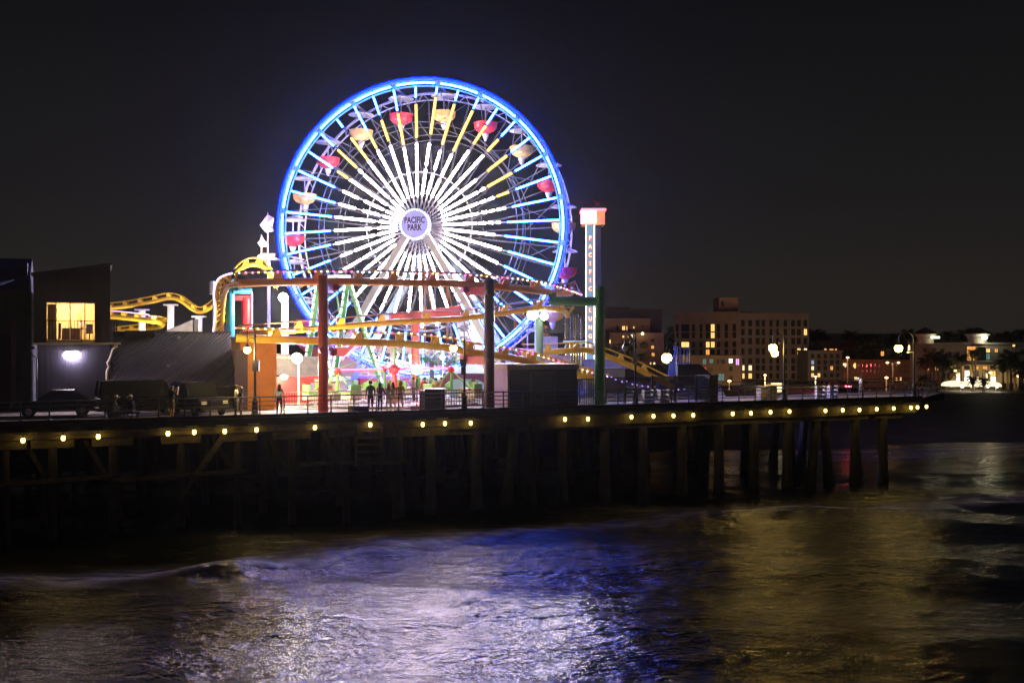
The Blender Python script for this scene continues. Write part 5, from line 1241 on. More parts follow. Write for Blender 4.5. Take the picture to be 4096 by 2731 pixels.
def block(name, label, A, B, ztop, zbase, depth, mt, cat='building', group=None, cornice=True, t=None):
    d = (B - A); ex = Vector((d.x, d.y, 0)).normalized(); nb_ = Vector((-ex.y, ex.x, 0))
    if nb_.y < 0: nb_ = -nb_
    if t is None: t = thing(name, label, cat, Vector(((A.x + B.x) / 2, (A.y + B.y) / 2, zbase)), group)
    q = [A, B, B + nb_ * depth, A + nb_ * depth]
    m = MB(); m.hexa([Vector((p.x, p.y, zbase)) for p in q] + [Vector((p.x, p.y, ztop)) for p in q]); m.build('wall', mt, t)
    if cornice:
        o_ = .3; q = [A - ex * o_ - nb_ * o_, B + ex * o_ - nb_ * o_, B + ex * o_ + nb_ * (depth + o_), A - ex * o_ + nb_ * (depth + o_)]
        m = MB(); m.hexa([Vector((p.x, p.y, ztop + .003)) for p in q] + [Vector((p.x, p.y, ztop + .45)) for p in q]); m.build('parapet', mt, t)
    return t
stucco = mat('apartment_stucco', (.34, .29, .24), .85, 0, .15, .3)
random.seed(11)
# apartment block: two wings
A0, A1, A2 = DV(2697, 282), DV(2955, 270), DV(3235, 272); zt = W(2955, 1252, 270).z
ap = block('apartment_block', 'pale eight-storey apartment block with scattered lit windows and a roof tower', A0, A1, zt, -.4, 16, stucco)
block('', '', A1, A2, zt - .4, -.4, 16, mat('apartment_stucco_grey', (.25, .24, .25), .85, 0, .15, .3), t=ap)
m = MB(); kbox(m, 2876, 1190, 2952, 1254, 278, 8); m.build('roof_tower', mat('tower_stucco', (.5, .4, .32), .85), ap)
kbox(MB(), 2884, 1204, 2896, 1226, 277.8, .3).build('tower_vent', frm, ap)
lit = {(2852, 0): 0, (2852, 1): 0, (2742, 2): 0, (2832, 2): 0, (2852, 2): 0, (2742, 3): None, (2832, 3): 1}
W_ = []
for u, w in ((2710, 10), (2742, 34), (2775, 11), (2805, 10), (2832, 16), (2852, 16), (2875, 11), (2906, 12), (2938, 13)):
    for r, v in enumerate((1310, 1340, 1377, 1408)):
        W_.append((u, v + (2938 - u) * .010, w, 22 if r else 28, lit.get((u, r))))
facade(ap, A0, A1, W_, None)
lit = {(3184, 1): 0, (3221, 1): 0, (3195, 3): 0, (3221, 3): 2, (2971, 5): 2, (3000, 5): 2, (2971, 6): 0, (3000, 6): 0, (3184, 6): 0, (3184, 5): None}
W_ = []
for u, w in ((2971, 13), (3000, 14), (3030, 14), (3053, 12), (3083, 11), (3110, 10), (3141, 12), (3172, 14), (3195, 14), (3221, 13)):
    for r, v in enumerate((1293, 1328, 1364, 1405, 1443, 1471, 1503, 1535)):
        W_.append((u, v, w, 20 if r > 3 else 24, lit.get((u, r), lit.get((u + 11, r)) if u == 3172 else None)))
facade(ap, A1, A2, W_, None)
# lower block in front of the left wing
lbk = block('brick_annex', 'low dark brick building in front of the apartment block', DV(2712, 236), DV(2962, 232), W(2800, 1428, 234).z, -.2, 8, mat('annex_brick', (.13, .095, .075), .85, 0, .2, .4))
facade(lbk, DV(2712, 236), DV(2962, 232), [(2818, 1446, 14, 20, 'teal'), (2845, 1444, 14, 16, 'teal'), (2872, 1446, 10, 18, None), (2892, 1446, 16, 18, None), (2923, 1443, 15, 17, 'white'), (2950, 1447, 13, 24, 'violet'),
    (2760, 1478, 16, 14, 0), (2752, 1490, 5, 8, 0), (2818, 1477, 15, 18, 'red'), (2846, 1477, 12, 14, None), (2924, 1475, 13, 18, None), (2885, 1508, 24, 26, 'teal'), (2924, 1512, 12, 18, None), (2780, 1512, 14, 16, None), (2846, 1512, 14, 16, None)], None)
# terraced building left of it
tbk = block('terraced_building', 'beige terraced building with a dark upper storey behind the coaster plunge', DV(2440, 250), DV(2655, 250), W(2500, 1338, 250).z, -.2, 14, mat('terrace_beige', (.27, .21, .16), .85, 0, .2, .3))
block('', '', DV(2400, 256), DV(2600, 256), W(2500, 1280, 256).z, 2, 12, MATS['terrace_beige'], t=tbk)
block('', '', DV(2395, 262), DV(2648, 262), W(2500, 1243, 262).z, 2, 14, mat('terrace_dark', (.05, .05, .06), .8), t=tbk)
block('', '', DV(2430, 263), DV(2522, 263), W(2500, 1228, 263).z, 2, 6, MATS['terrace_dark'], t=tbk, cornice=False)
facade(tbk, DV(2400, 255.9), DV(2600, 255.9), [(2494, 1312, 12, 16, 0), (2507, 1312, 6, 16, 1), (2535, 1309, 5, 8, 0), (2570, 1306, 5, 5, None), (2470, 1312, 8, 14, None)], None)
facade(tbk, DV(2440, 249.9), DV(2655, 249.9), [(2493, 1346, 8, 8, 0), (2511, 1346, 9, 8, 0), (2527, 1344, 9, 13, 2), (2440 + 0, 1366, 6, 14, 0), (2610, 1362, 12, 10, None), (2610, 1388, 12, 12, 1), (2612, 1418, 12, 14, 1), (2570, 1416, 12, 14, None), (2602, 1455, 6, 12, 0), (2617, 1456, 8, 14, 2)], None)
lamp_t = thing('terrace_lamp', 'small bright lamp on the roof terrace of the beige building', 'lamp', W(2570, 1335, 249)); m = MB(); m.ball(W(2570, 1334, 248.6), .3, 8, 6); m.build('globe', em('terrace_glow', (1, .62, .28), 18), lamp_t); m = MB(); m.tube([W(2570, 1334, 248.6), W(2570, 1342, 248.6)], .06, 5); m.build('stem', blk, lamp_t)
# right hand blocks
blu = block('grey_block', 'bluish grey low apartment block left of the brick warehouse', DV(3232, 262), DV(3368, 262), W(3300, 1408, 262).z, -.3, 12, mat('block_grey', (.20, .20, .23), .85, 0, .15, .3))
W_ = []; keys = {(3250, 1): 'blue', (3250, 2): 2, (3250, 3): 0, (3275, 3): 0, (3272, 1): 'blue'}
for u in (3250, 3275, 3300, 3326, 3350):
    for r, v in enumerate((1424, 1449, 1472, 1500, 1530)): W_.append((u, v, 11, 15, keys.get((u, r), 1 if (u, r) == (3326, 2) else None)))
facade(blu, DV(3232, 262), DV(3368, 262), W_, None)
red = block('red_roof_house', 'dim house with a reddish tiled roof among the trees', DV(3285, 300), DV(3420, 300), W(3350, 1392, 300).z, 0, 10, mat('house_brown', (.26, .13, .09), .85))
m = MB(); a, b_ = DV(3290, 300), DV(3425, 300); zq = W(3350, 1392, 300).z
m.prism([Vector((a.x - .5, 299.5, zq + .5)), Vector((a.x - .5, 310.5, zq + .5)), Vector((a.x - .5, 305, zq + 2.2))], Vector((b_.x - a.x + 1, 0, 0))); m.build('roof', mat('tile_red', (.26, .07, .04), .8, 0, .2, 1), red)
facade(red, DV(3285, 300), DV(3420, 300), [(3301, 1400, 10, 12, 1), (3325, 1400, 16, 10, 1), (3343, 1400, 8, 10, 1)], None)
brk = block('brick_warehouse', 'long dark red brick building behind the parking lot', DV(3370, 246), DV(3662, 240), W(3500, 1445, 244).z, .2, 14, mat('brick_dark_red', (.15, .05, .035), .85, 0, .2, .5))
W_ = []
for i, u in enumerate(range(3382, 3650, 17)):
    for r, v in enumerate((1462, 1484, 1515)):
        W_.append((u, v, 7, 11, {(3382, 0): 2, (3416, 0): 0, (3433, 2): 2, (3586, 2): 1, (3603, 2): 2}.get((u, r), None)))
facade(brk, DV(3370, 246), DV(3662, 240), W_, None)
facade(brk, DV(3370, 246), DV(3662, 240), [(3379, 1457, 14, 10, 2), (3420, 1462, 8, 20, 0), (3422, 1514, 11, 13, 2)], None)
vic = block('steep_roof_house', 'dark house with one glowing arched gable window', DV(3500, 300), DV(3620, 300), W(3540, 1400, 300).z, 0, 10, mat('house_dark', (.06, .05, .045), .85))
facade(vic, DV(3500, 299.8), DV(3620, 299.8), [(3529, 1414, 13, 18, 1)], None)
m = MB(); a = DV(3505, 299.6); b_ = DV(3556, 299.6); zq = W(3530, 1405, 300).z; m.prism([Vector((a.x, 299.6, zq)), Vector((b_.x, 299.6, zq)), Vector(((a.x + b_.x) / 2, 299.6, W(3530, 1385, 300).z))], Vector((0, 8, 0))); m.build('roof', MATS['dark_roof'], vic)
# hotel at the far right
hot = block('seaside_hotel', 'large pale hotel with two lit rooftop pavilions behind palms', DV(3640, 226), DV(4300, 214), W(3900, 1378, 220).z, .5, 14, mat('hotel_stucco', (.15, .13, .11), .85, 0, .15, .3))
facade(hot, DV(3640, 226), DV(4300, 214), [(3888, 1416, 38, 60, 1), (3951, 1402, 17, 14, 0), (3949, 1426, 20, 24, 'teal'), (3985, 1402, 12, 14, 1), (3700, 1400, 14, 16, None), (3735, 1400, 14, 16, None), (3770, 1402, 14, 16, None), (3800, 1418, 14, 20, None), (3830, 1418, 14, 20, None), (4020, 1404, 14, 14, None), (4055, 1382, 10, 8, 0), (3712, 1472, 8, 14, 0), (3740, 1474, 6, 14, 0), (3752, 1474, 6, 14, 1), (4090, 1404, 14, 16, None)], None)
kbox(MB(), 3910, 1388, 3945, 1446, 215.0, 1.0).build('teal_bay', mat('bay_teal', (.20, .30, .30), .8), hot)
low = block('hotel_arcade', 'cream lit arcade wing of the hotel behind the glowing tents', DV(3800, 204), DV(4120, 199), W(3950, 1458, 202).z, 1.6, 10, mat('arcade_cream', (.62, .50, .30), .8, 0, .1, .4))
m = MB(); kbox(m, 3790, 1446, 4110, 1459, 198.6, 12); m.build('eave', MATS['dark_roof'], low)
W_ = []
for i, u in enumerate((3834, 3868, 3905, 3940, 3972)):
    W_.append((u, 1470, 18, 12, 1 if i in (2, 3) else None)); W_.append((u, 1494, 18, 22, (None, 'white', None, None, 0)[i])); W_.append((u, 1516, 20, 18, ('white', 'white', 2, None, 'white')[i]))
facade(low, DV(3800, 203.9), DV(4120, 198.9), W_, None)
lamp_light('arcade_wall_light', low, W(3870, 1520, 192), 1500, (1, .74, .36), .6, spot=((0, 1, .05), 150)); lamp_light('arcade_wall_light', low, W(4010, 1520, 190), 1200, (1, .74, .36), .6, spot=((0, 1, .05), 150))
for k, (u, w, lb) in enumerate(((3702, 44, 'left'), (3910, 50, 'right'))):
    pv_ = thing('roof_pavilion', f'{lb} of the two hotel rooftop pavilions with lit eaves', 'pavilion', W(u, 1370, 222), 'hotel rooftop pavilions')
    zc = W(u, 1336, 222).z; zc2 = W(u, 1374, 222).z; c = W(u, 1336, 222); rw = w * 222 / F
    m = MB(); m.lathe(Vector((c.x, 222, zc2)), [(rw * .72, 0), (rw * .72, .6), (rw * .72, zc - zc2 - .9), (rw * 1.0, zc - zc2)], 20); m.build('drum', mat('pavilion_white', (.36, .36, .31), .7), pv_, True)
    m = MB(); m.lathe(Vector((c.x, 222, zc)), [(rw * 1.12, 0), (rw * 1.1, .2), (rw * .4, 1.1), (.1, 1.5)], 20); m.build('roof', MATS['dark_roof'], pv_, True)
    g = Vector((c.x + (1.2 if k == 0 else .3), 222 - rw * .95, zc - .75)); m = MB(); (m.box(g, (1.9, .2, .5)) if k == 0 else m.ball(g, .55, 10, 6)); m.build('lamp', em('pavilion_lamp_%d' % k, (1.0, .9, .55), (3, 8)[k]), pv_)
    lamp_light('pavilion_light', pv_, g + Vector((0, -1.0, -.2)), (120, 420)[k], (1, .95, .65), .3)
# glowing tents
for k, (u0, u1, v0, v1) in enumerate(((3792, 3890, 1519, 1562), (3894, 3986, 1517, 1562))):
    c = W((u0 + u1) / 2, v1, 184); c.z = gz(184); rr_ = (u1 - u0) / 2 * 184 / F; hh = (v1 - v0 - 14) * 184 / F
    t_ = thing('glowing_tent', f'{("left", "right")[k]} of the two dazzling white tents on the beach', 'tent', c, 'lit beach tents'); te = em('tent_glow', (1.0, .82, .52), 1.5)
    vs_ = []; fs_ = []; n_ = 12
    for i in range(n_ + 1):
        a = math.pi * i / n_; x = -rr_ * math.cos(a); z = .9 + hh * .62 * math.sin(a) ** .8
        vs_ += [Vector((c.x + x, 184 - 2, c.z + z)), Vector((c.x + x, 184 + 3, c.z + z)), Vector((c.x + x, 184 - 2, c.z + z - .12)), Vector((c.x + x, 184 + 3, c.z + z - .12))]
    for i in range(n_):
        b0, b1_ = 4 * i, 4 * i + 4; fs_ += [(b0, b1_, b1_ + 1, b0 + 1), (b0 + 3, b1_ + 3, b1_ + 2, b0 + 2), (b0, b0 + 2, b1_ + 2, b1_), (b0 + 1, b1_ + 1, b1_ + 3, b0 + 3)]
    m = MB(); m.add(vs_, fs_); m.build('canopy', te, t_, True)
    m = MB(); kbox(m, u0 + 6, 1532, u1 - 6, 1546, 186, .2); m.build('back_sheet', te, t_)
    for u in (u0 + 3, (u0 + u1) / 2, u1 - 3):
        m = MB(); p = W(u, 1550, 182); m.tube([Vector((p.x, 182, c.z)), Vector((p.x, 182, c.z + 1.1))], .05, 5); m.build('pole', wcol, t_)
    for j in range(2):
        m = MB(); m.ball(Vector((c.x + (j - .4) * rr_ * .8, 181.5, c.z + .9)), .28, 8, 6); m.build('lamp', em('tent_lamp', (1, .85, .6), 6), t_)
    lamp_light('tent_light', t_, Vector((c.x, 179, c.z + 1.6)), 500, (1, .85, .6), .5, spot=((0, .3, -1), 120))
# street lights of the lot and road; the last three added to brighten the facades
rng = [(3390, 1430, 1545, 205, 'single'), (3571, 1450, 1530, 215, 'twin'), (3545, 1510, 1575, 178, 'single'), (3820, 1482, 1560, 190, 'single'), (3961, 1490, 1560, 190, 'single'), (4072, 1504, 1556, 190, 'single'), (2917, 1525, 1560, 150, 'single'), (2735, 1452, 1540, 214, 'single'), (3060, 1500, 1545, 218, 'single'), (3262, 1506, 1545, 225, 'single')]
names = ['tall road light before the grey block', 'twin-headed road light before the brick warehouse', 'low orange lot light right of the walking person', 'lamp post left of the glowing tents', 'lamp post between the glowing tents and palms', 'lamp post at the right edge of the hotel arcade', 'small warm lot light below the brick annex', 'added road light behind the blue boom lift', 'added road light before the right wing of the apartment block', 'added road light before the left end of the grey block']
slm = em('road_lamp', (1.0, .55, .18), 9)
for (u, v, vb, Y, kd), nm in zip(rng, names):
    g = W(u, v, Y); zb_ = gz(Y); t_ = thing('road_light', nm, 'road light', Vector((g.x, Y, zb_)), 'road lights by the beach')
    m = MB(); m.lathe(Vector((g.x, Y, zb_)), [(.12, 0), (.07, g.z - zb_ - .1)], 8); m.build('pole', mat('pole_grey', (.4, .38, .35), .5), t_)
    for sg in ((-1, 1) if kd == 'twin' else (0,)):
        h_ = g + Vector((sg * 1.2, -.1, 0)); m = MB(); m.ball(h_, .26, 8, 6, (1.2, 1, .7)); m.build('lamp', slm, t_)
        if sg: m = MB(); m.beam(g - Vector((0, 0, .15)), h_ + Vector((0, .1, .1)), .06, .06); m.build('arm', MATS['pole_grey'], t_)
    lamp_light('road_glow', t_, g + Vector((0, -2.5, -.6)), 4500 if 212 < Y and kd == 'single' else 300, (1, .66, .28), .25, spot=((0, 1, -.1), 165))

# ------------------------------------------------------------------ palms and trees
frond = mat('palm_frond', (.045, .06, .025), .7, 0, .3, 1); trunkm = mat('palm_trunk', (.10, .075, .05), .9, 0, .3, 3, .3)
def palm_crown(seed, R=1.75, nf=64, drop=.8):
    rnd = random.Random(seed); mb = MB()
    for k in range(nf):
        az = rnd.uniform(0, 2 * math.pi); el = rnd.uniform(-.9, 1.25); L = R * rnd.uniform(.75, 1.1)
        d = Vector((math.cos(az), math.sin(az), 0)); pts = []
        for j in range(6):
            q = j / 5; pts.append(d * (L * q * math.cos(el * (1 - .3 * q))) + Vector((0, 0, L * q * math.sin(el) - drop * q * q * L * .6)))
        sd = Vector((-d.y, d.x, 0))
        for j in range(5):
            for sg in (-1, 1):          # leaflets either side of the rib
                for e in (0.25, .75):
                    p = pts[j].lerp(pts[j + 1], e); wl_ = L * .30 * (1 - abs(.45 - (j + e) / 5)) 
                    tip = p + sd * sg * wl_ + d * wl_ * .5 - Vector((0, 0, wl_ * rnd.uniform(.2, .7)))
                    mb.add([p - d * .05, p + d * .09, tip], [(0, 1, 2)])
    return mb
def palm_trunk(h, seed):
    rnd = random.Random(seed); mb = MB(); bx, by = rnd.uniform(-.03, .03), rnd.uniform(-.03, .03)
    mb.tube([Vector((bx * h * (k / 6) ** 2, by * h * (k / 6) ** 2, h * k / 6)) for k in range(7)], [.34, .26, .22, .20, .19, .19, .24], 8); return mb, Vector((bx * h, by * h, h))
crown_lit_green = palm_crown(9, 1.9, 26, .6).mesh('crown', mat('frond_lit_green', (.14, .24, .06), .55, 0, .3, 1))  # brighter copy of the frond green, light on the leaves put into the colour
crowns = [palm_crown(s).mesh('crown', frond) for s in (1, 2, 3, 4)]
skirt = MB(); skirt.lathe((0, 0, 0), [(.22, -1.5), (.55, -1.2), (.5, -.3), (.2, 0)], 10)
skirt_me = skirt.mesh('dead_frond_skirt', mat('palm_skirt', (.07, .055, .035), .9, 0, .3, 4, .5), smooth=True)
def palm(label, u, vtop, Y, zb_=None, sc=1.0, seed=0, green_lit=False):
    zb_ = gz(Y) if zb_ is None else zb_
    top = W(u, vtop, Y); h = max(2.0, top.z - zb_ - .6 * sc)
    b0 = Vector((top.x, Y, zb_)); t_ = thing('palm_tree', label, 'palm tree', b0, 'palms behind the beach')
    mb, tp = palm_trunk(h, seed); mb.v = [p + b0 for p in mb.v]; mb.build('trunk', trunkm, t_, True)
    M = Matrix.Translation(b0 + tp) @ Matrix.Rotation(seed * 1.7, 4, 'Z') @ Matrix.Scale(sc, 4)
    inst(crown_lit_green if green_lit else crowns[seed % 4], 'crown', t_, M)
    if not green_lit: inst(skirt_me, 'dead_frond_skirt', t_, M)
near = [(3692, 1500, 187), (3706, 1432, 192), (3722, 1420, 189), (3738, 1408, 195), (3757, 1425, 188), (3772, 1412, 193), (3784, 1440, 187), (3800, 1470, 190), (3845, 1418, 191), (3891, 1505, 181), (3935, 1512, 182), (4012, 1440, 188), (4030, 1415, 190), (4044, 1432, 186), (4060, 1405, 192), (4078, 1440, 186), (3890, 1398, 193), (3902, 1403, 194), (4090, 1460, 186)]
pl = ['short palm at the left of the palm grove', 'palm second from the left in the dark grove', 'palm third in the dark grove left of the tents', 'tallest palm of the dark grove left of the tents', 'palm in the middle right of the dark grove', 'palm near the right of the dark grove', 'palm at the right of the dark grove', 'low palm just left of the left tent', 'round palm standing over the left tent', 'small palm between the two tents', 'small palm before the right tent', 'palm at the left of the right-hand cluster', 'palm second in the right-hand cluster', 'palm third in the right-hand cluster', 'tallest palm of the right-hand cluster', 'palm near the right edge of the cluster', 'slim palm before the glowing hotel window, left one', 'slim palm before the glowing hotel window, right one', 'low palm at the right edge of the photo']
for i, ((u, v, Y), lb) in enumerate(zip(near, pl)): palm(lb, u, v, Y, sc=(.75 if i in (0, 9, 10, 16, 17) else random.uniform(1.0, 1.25)), seed=i)
farp = [(3258, 1318), (3283, 1325), (3405, 1324), (3395, 1348), (3442, 1342), (3462, 1338), (3504, 1340), (3556, 1352), (3588, 1335), (3632, 1318), (3660, 1326), (3752, 1335), (3785, 1325), (3855, 1318), (3897, 1312), (4010, 1330), (4040, 1325), (3968, 1340), (4085, 1318)]
for i, (u, v) in enumerate(farp):
    palm(f'far palm on the skyline, {ORD[i]} {"of the row" if i == 0 else "from the left"}', u, v, 330 + 12 * (i % 4), sc=random.uniform(1.5, 2.0), seed=i + 3)
leafm = mat('tree_leaf', (.04, .055, .025), .7, 0, .35, 1)
def tree_crown(seed, n_=900):
    rnd = random.Random(seed); mb = MB(); cl = [(Vector((rnd.gauss(0, .5), rnd.gauss(0, .5), rnd.gauss(.1, .32))), rnd.uniform(.28, .5)) for _ in range(9)]
    for k in range(n_):
        c, r = rnd.choice(cl); d = Vector((rnd.gauss(0, 1), rnd.gauss(0, 1), rnd.gauss(0, 1))).normalized(); p = c + d * r * rnd.uniform(.55, 1.0)
        a = Vector((rnd.uniform(-1, 1), rnd.uniform(-1, 1), rnd.uniform(-1, 1))).normalized() * .085; b_ = a.cross(d).normalized() * .06
        mb.add([p - a, p + b_, p + a, p - b_], [(0, 1, 2, 3)])
    return mb
tcs = [tree_crown(s).mesh('crown', leafm) for s in (5, 6, 7)]
tt_ = MB(); tt_.tube([(0, 0, 0), (.03, 0, .5), (0, .04, 1)], [.09, .06, .04], 7); tt_.tube([(.02, 0, .55), (.25, .1, .95)], [.04, .02], 5); tt_.tube([(.02, 0, .6), (-.22, -.1, 1.0)], [.04, .02], 5); tt_me = tt_.mesh('trunk', trunkm)
trees = [(3310, 1345, 320, 4.2), (3345, 1355, 316, 4.5), (3370, 1338, 322, 5.0), (3420, 1375, 300, 3.6), (3460, 1385, 298, 3.4), (3495, 1372, 306, 4.4), (3540, 1372, 306, 4.0), (3600, 1390, 296, 3.8), (3260, 1350, 326, 4.4), (2690, 1330, 300, 4.0), (2668, 1352, 290, 3.6), (2470, 1375, 228, 2.6), (2510, 1368, 228, 3.2), (2545, 1400, 226, 2.6), (3720, 1350, 250, 3.6), (3830, 1345, 252, 4.4), (3980, 1352, 248, 3.8), (4040, 1362, 246, 4.4), (3640, 1370, 268, 3.4)]
for i, (u, v, Y, R) in enumerate(trees):
    top = W(u, v + (22 if u > 3200 else 0), Y); zb_ = gz(Y); c = Vector((top.x, Y, top.z - R * .7)); b0 = Vector((top.x, Y, zb_))
    t_ = thing('tree', f'dark leafy tree on the skyline at right, {ORD[sorted(range(len(trees)), key=lambda q_: trees[q_][0]).index(i)]} {"of its row" if u == 2470 else "from the left"}', 'tree', b0, 'dark trees behind the beach')
    h = c.z - zb_; inst(tt_me, 'trunk', t_, Matrix.Translation(b0) @ Matrix.Diagonal((h * .6, h * .6, h, 1)))
    inst(tcs[i % 3], 'crown', t_, Matrix.Translation(c) @ Matrix.Rotation(i, 4, 'Z') @ Matrix.Diagonal((R, R, R * .85, 1)))
# plants in the park
for i, (u, v, Y, sc, lb) in enumerate(((1728, 1410, 84, 1.5, 'broad green palm behind the left of the neon ride, floodlit'), (1790, 1415, 84, 1.4, 'broad green palm just left of the blue tent, floodlit'), (2012, 1395, 80, .9, 'small palm behind the sloping coaster track'))):
    palm(lb, u, v, Y, DECK, sc * .8, i + 1, True)
fl2 = W(1770, 1428, 80); floodlight('small floodlight among the palms behind the ride', fl2, 1300, .2, pole_to=DECK, pole_r=.05)

# ------------------------------------------------------------------ vehicles
tyre = mat('tyre', (.015, .015, .015), .8); chrome = mat('chrome', (.5, .5, .5), .25, .9); vglass = glass('car_glass')
def vehicle(label, c, ang, L, Wd, H, col, prof, cname, cat='car', lights=None, bar=None, group=None):
    t_ = thing('parked_car', label, cat, c, group); R_ = Matrix.Rotation(ang, 3, 'Z')
    X = lambda x, y, z: c + R_ @ Vector((x, y, z))
    paint = mat(cname, col, .25, .1, .06); hb = prof[0]      # body height, cabin start, cabin end (fractions), screen rakes
    q = [(-L / 2, .35), (-L / 2, hb * .9), (-L / 2 + .12, hb), (L / 2 - .25, hb * .97), (L / 2, hb * .8), (L / 2, .35)]
    m = MB(); m.prism([X(x, -Wd / 2, z) for x, z in q], R_ @ Vector((0, Wd, 0))); m.build('body', paint, t_)
    c0, c1, r0, r1 = prof[1] * L, prof[2] * L, prof[3], prof[4]; ins = .10
    base = [X(c0, -Wd / 2 + .04, hb), X(c1, -Wd / 2 + .04, hb), X(c1, Wd / 2 - .04, hb), X(c0, Wd / 2 - .04, hb)]
    roof = [X(c0 + r0, -Wd / 2 + ins, H - .06), X(c1 - r1, -Wd / 2 + ins, H - .06), X(c1 - r1, Wd / 2 - ins, H - .06), X(c0 + r0, Wd / 2 - ins, H - .06)]
    m = MB(); m.hexa(base + roof); cab_ = m.build('cabin_glass', vglass, t_)
    m = MB(); up = Vector((0, 0, .06)); m.hexa([p - up * .2 for p in roof] + [p + up for p in roof]); m.build('roof', paint, t_)
    m = MB()
    for i in range(4): m.beam(base[i], roof[i], .10, .10)
    m.build('pillar', paint, cab_)
    for sx in (-.31, .31):
        for sy in (-1, 1):
            wc = X(sx * L, sy * (Wd / 2 - .1), .34); m = MB(); m.lathe(wc - (R_ @ Vector((0, .11, 0))), [(.2, 0), (.34, .02), (.34, .2), (.2, .22)], 16, R_ @ Vector((0, 1, 0))); w_ = m.build('wheel', tyre, t_, True)
            m = MB(); m.lathe(wc - (R_ @ Vector((0, .125, 0))), [(.18, 0), (.18, .25)], 12, R_ @ Vector((0, 1, 0))); m.build('rim', chrome, w_)
    for sx, mt, nm in ((1, mat('headlight', (.8, .8, .75), .15), 'headlight'), (-1, mat('taillight', (.35, .02, .02), .2), 'taillight')):
        for sy in (-1, 1):
            m = MB(); m.box(X(sx * (L / 2 + .01), sy * (Wd / 2 - .25), hb * .72), (.06, .3, .16), R_ @ Vector((1, 0, 0))); m.build(nm, mt, t_)
    for sx in (1, -1):
        m = MB(); m.box(X(sx * (L / 2 + .05), 0, .45), (.14, Wd * .94, .18), R_ @ Vector((1, 0, 0))); m.build('bumper', blk, t_)
    if bar:
        m = MB(); m.box(X((c0 + c1) / 2, 0, H + .09), (.3, 1.1, .14), R_ @ Vector((1, 0, 0))); m.build('light_bar', bar, t_)
    return t_
blackp = (.012, .013, .016)
vehicle('boxy black off-road car parked in front of the seamed roof', DV(795, 56.3), PANG - math.pi / 2 + .35, 3.9, 1.75, 1.82, blackp, (1.05, -.48, .12, .06, .34), 'car_black')
vehicle('dark van behind the seated couple, ceiling glints on its roof', DV(565, 55.4), PANG + .12, 4.6, 1.85, 2.0, (.014, .014, .015), (1.1, -.49, .34, .1, .5), 'van_dark', 'van')
vehicle('dark parked car below the wall lamp of the navy house', DV(225, 55.0), PANG + math.pi, 4.3, 1.75, 1.45, (.02, .018, .016), (.85, -.38, .22, .7, .7), 'car_dark')
vehicle('police car with a glaring red light bar in the beach lot', Vector((W(3400, 1555, 165).x, 165, gz(165))), 0.4, 4.6, 1.85, 1.45, (.03, .03, .035), (.85, -.36, .2, .6, .7), 'police_car_black', bar=em('police_red', (1.0, .05, .10), 30))
pc = bpy.data.objects.get('parked_car.003'); lamp_light('police_beam', pc, W(3400, 1552, 166) + Vector((0, 3, 1.6)), 16000, (1, .10, .12), .4, spot=((0.05, 1, .02), 110))
for i, (u, Y, col, lb) in enumerate(((3710, 182, (.55, .5, .4), 'pale car parked under the palm grove'), (3500, 196, (.1, .1, .1), 'dark car parked before the brick warehouse, left one'), (3540, 197, (.08, .08, .09), 'dark car parked before the brick warehouse, middle one'), (3600, 197, (.12, .1, .1), 'dark car parked before the brick warehouse, right one'), (3330, 196, (.3, .28, .26), 'grey car parked before the grey block'))):
    vehicle(lb, Vector((W(u, 1500, Y).x, Y, gz(Y))), .05 * i, 4.4, 1.8, 1.45, col, (.85, -.36, .2, .6, .7), 'car_%d' % i, group='cars in the beach lot')
# shop front glow by the lamp with two globes
kf = thing('lit_kiosk', 'small brightly lit kiosk behind the lamp with two globes', 'kiosk', Vector((W(3108, 1550, 150).x, 150, gz(150))))
zk = gz(150); a, b_ = W(3084, 1528, 150), W(3134, 1528, 150)
m = MB(); m.hexa([Vector((a.x, 150.2, zk)), Vector((b_.x, 150.2, zk)), Vector((b_.x, 153, zk)), Vector((a.x, 153, zk)), Vector((a.x, 150.2, a.z)), Vector((b_.x, 150.2, a.z)), Vector((b_.x, 153, a.z)), Vector((a.x, 153, a.z))]); m.build('wall', carm, kf)
kbox(MB(), 3086, 1532, 3126, 1566, 150, .15).build('lit_front', em('kiosk_front', (1.0, .8, .42), 1.9), kf); kbox(MB(), 3080, 1524, 3138, 1530, 149.6, 4).build('roof', MATS['dark_roof'], kf)
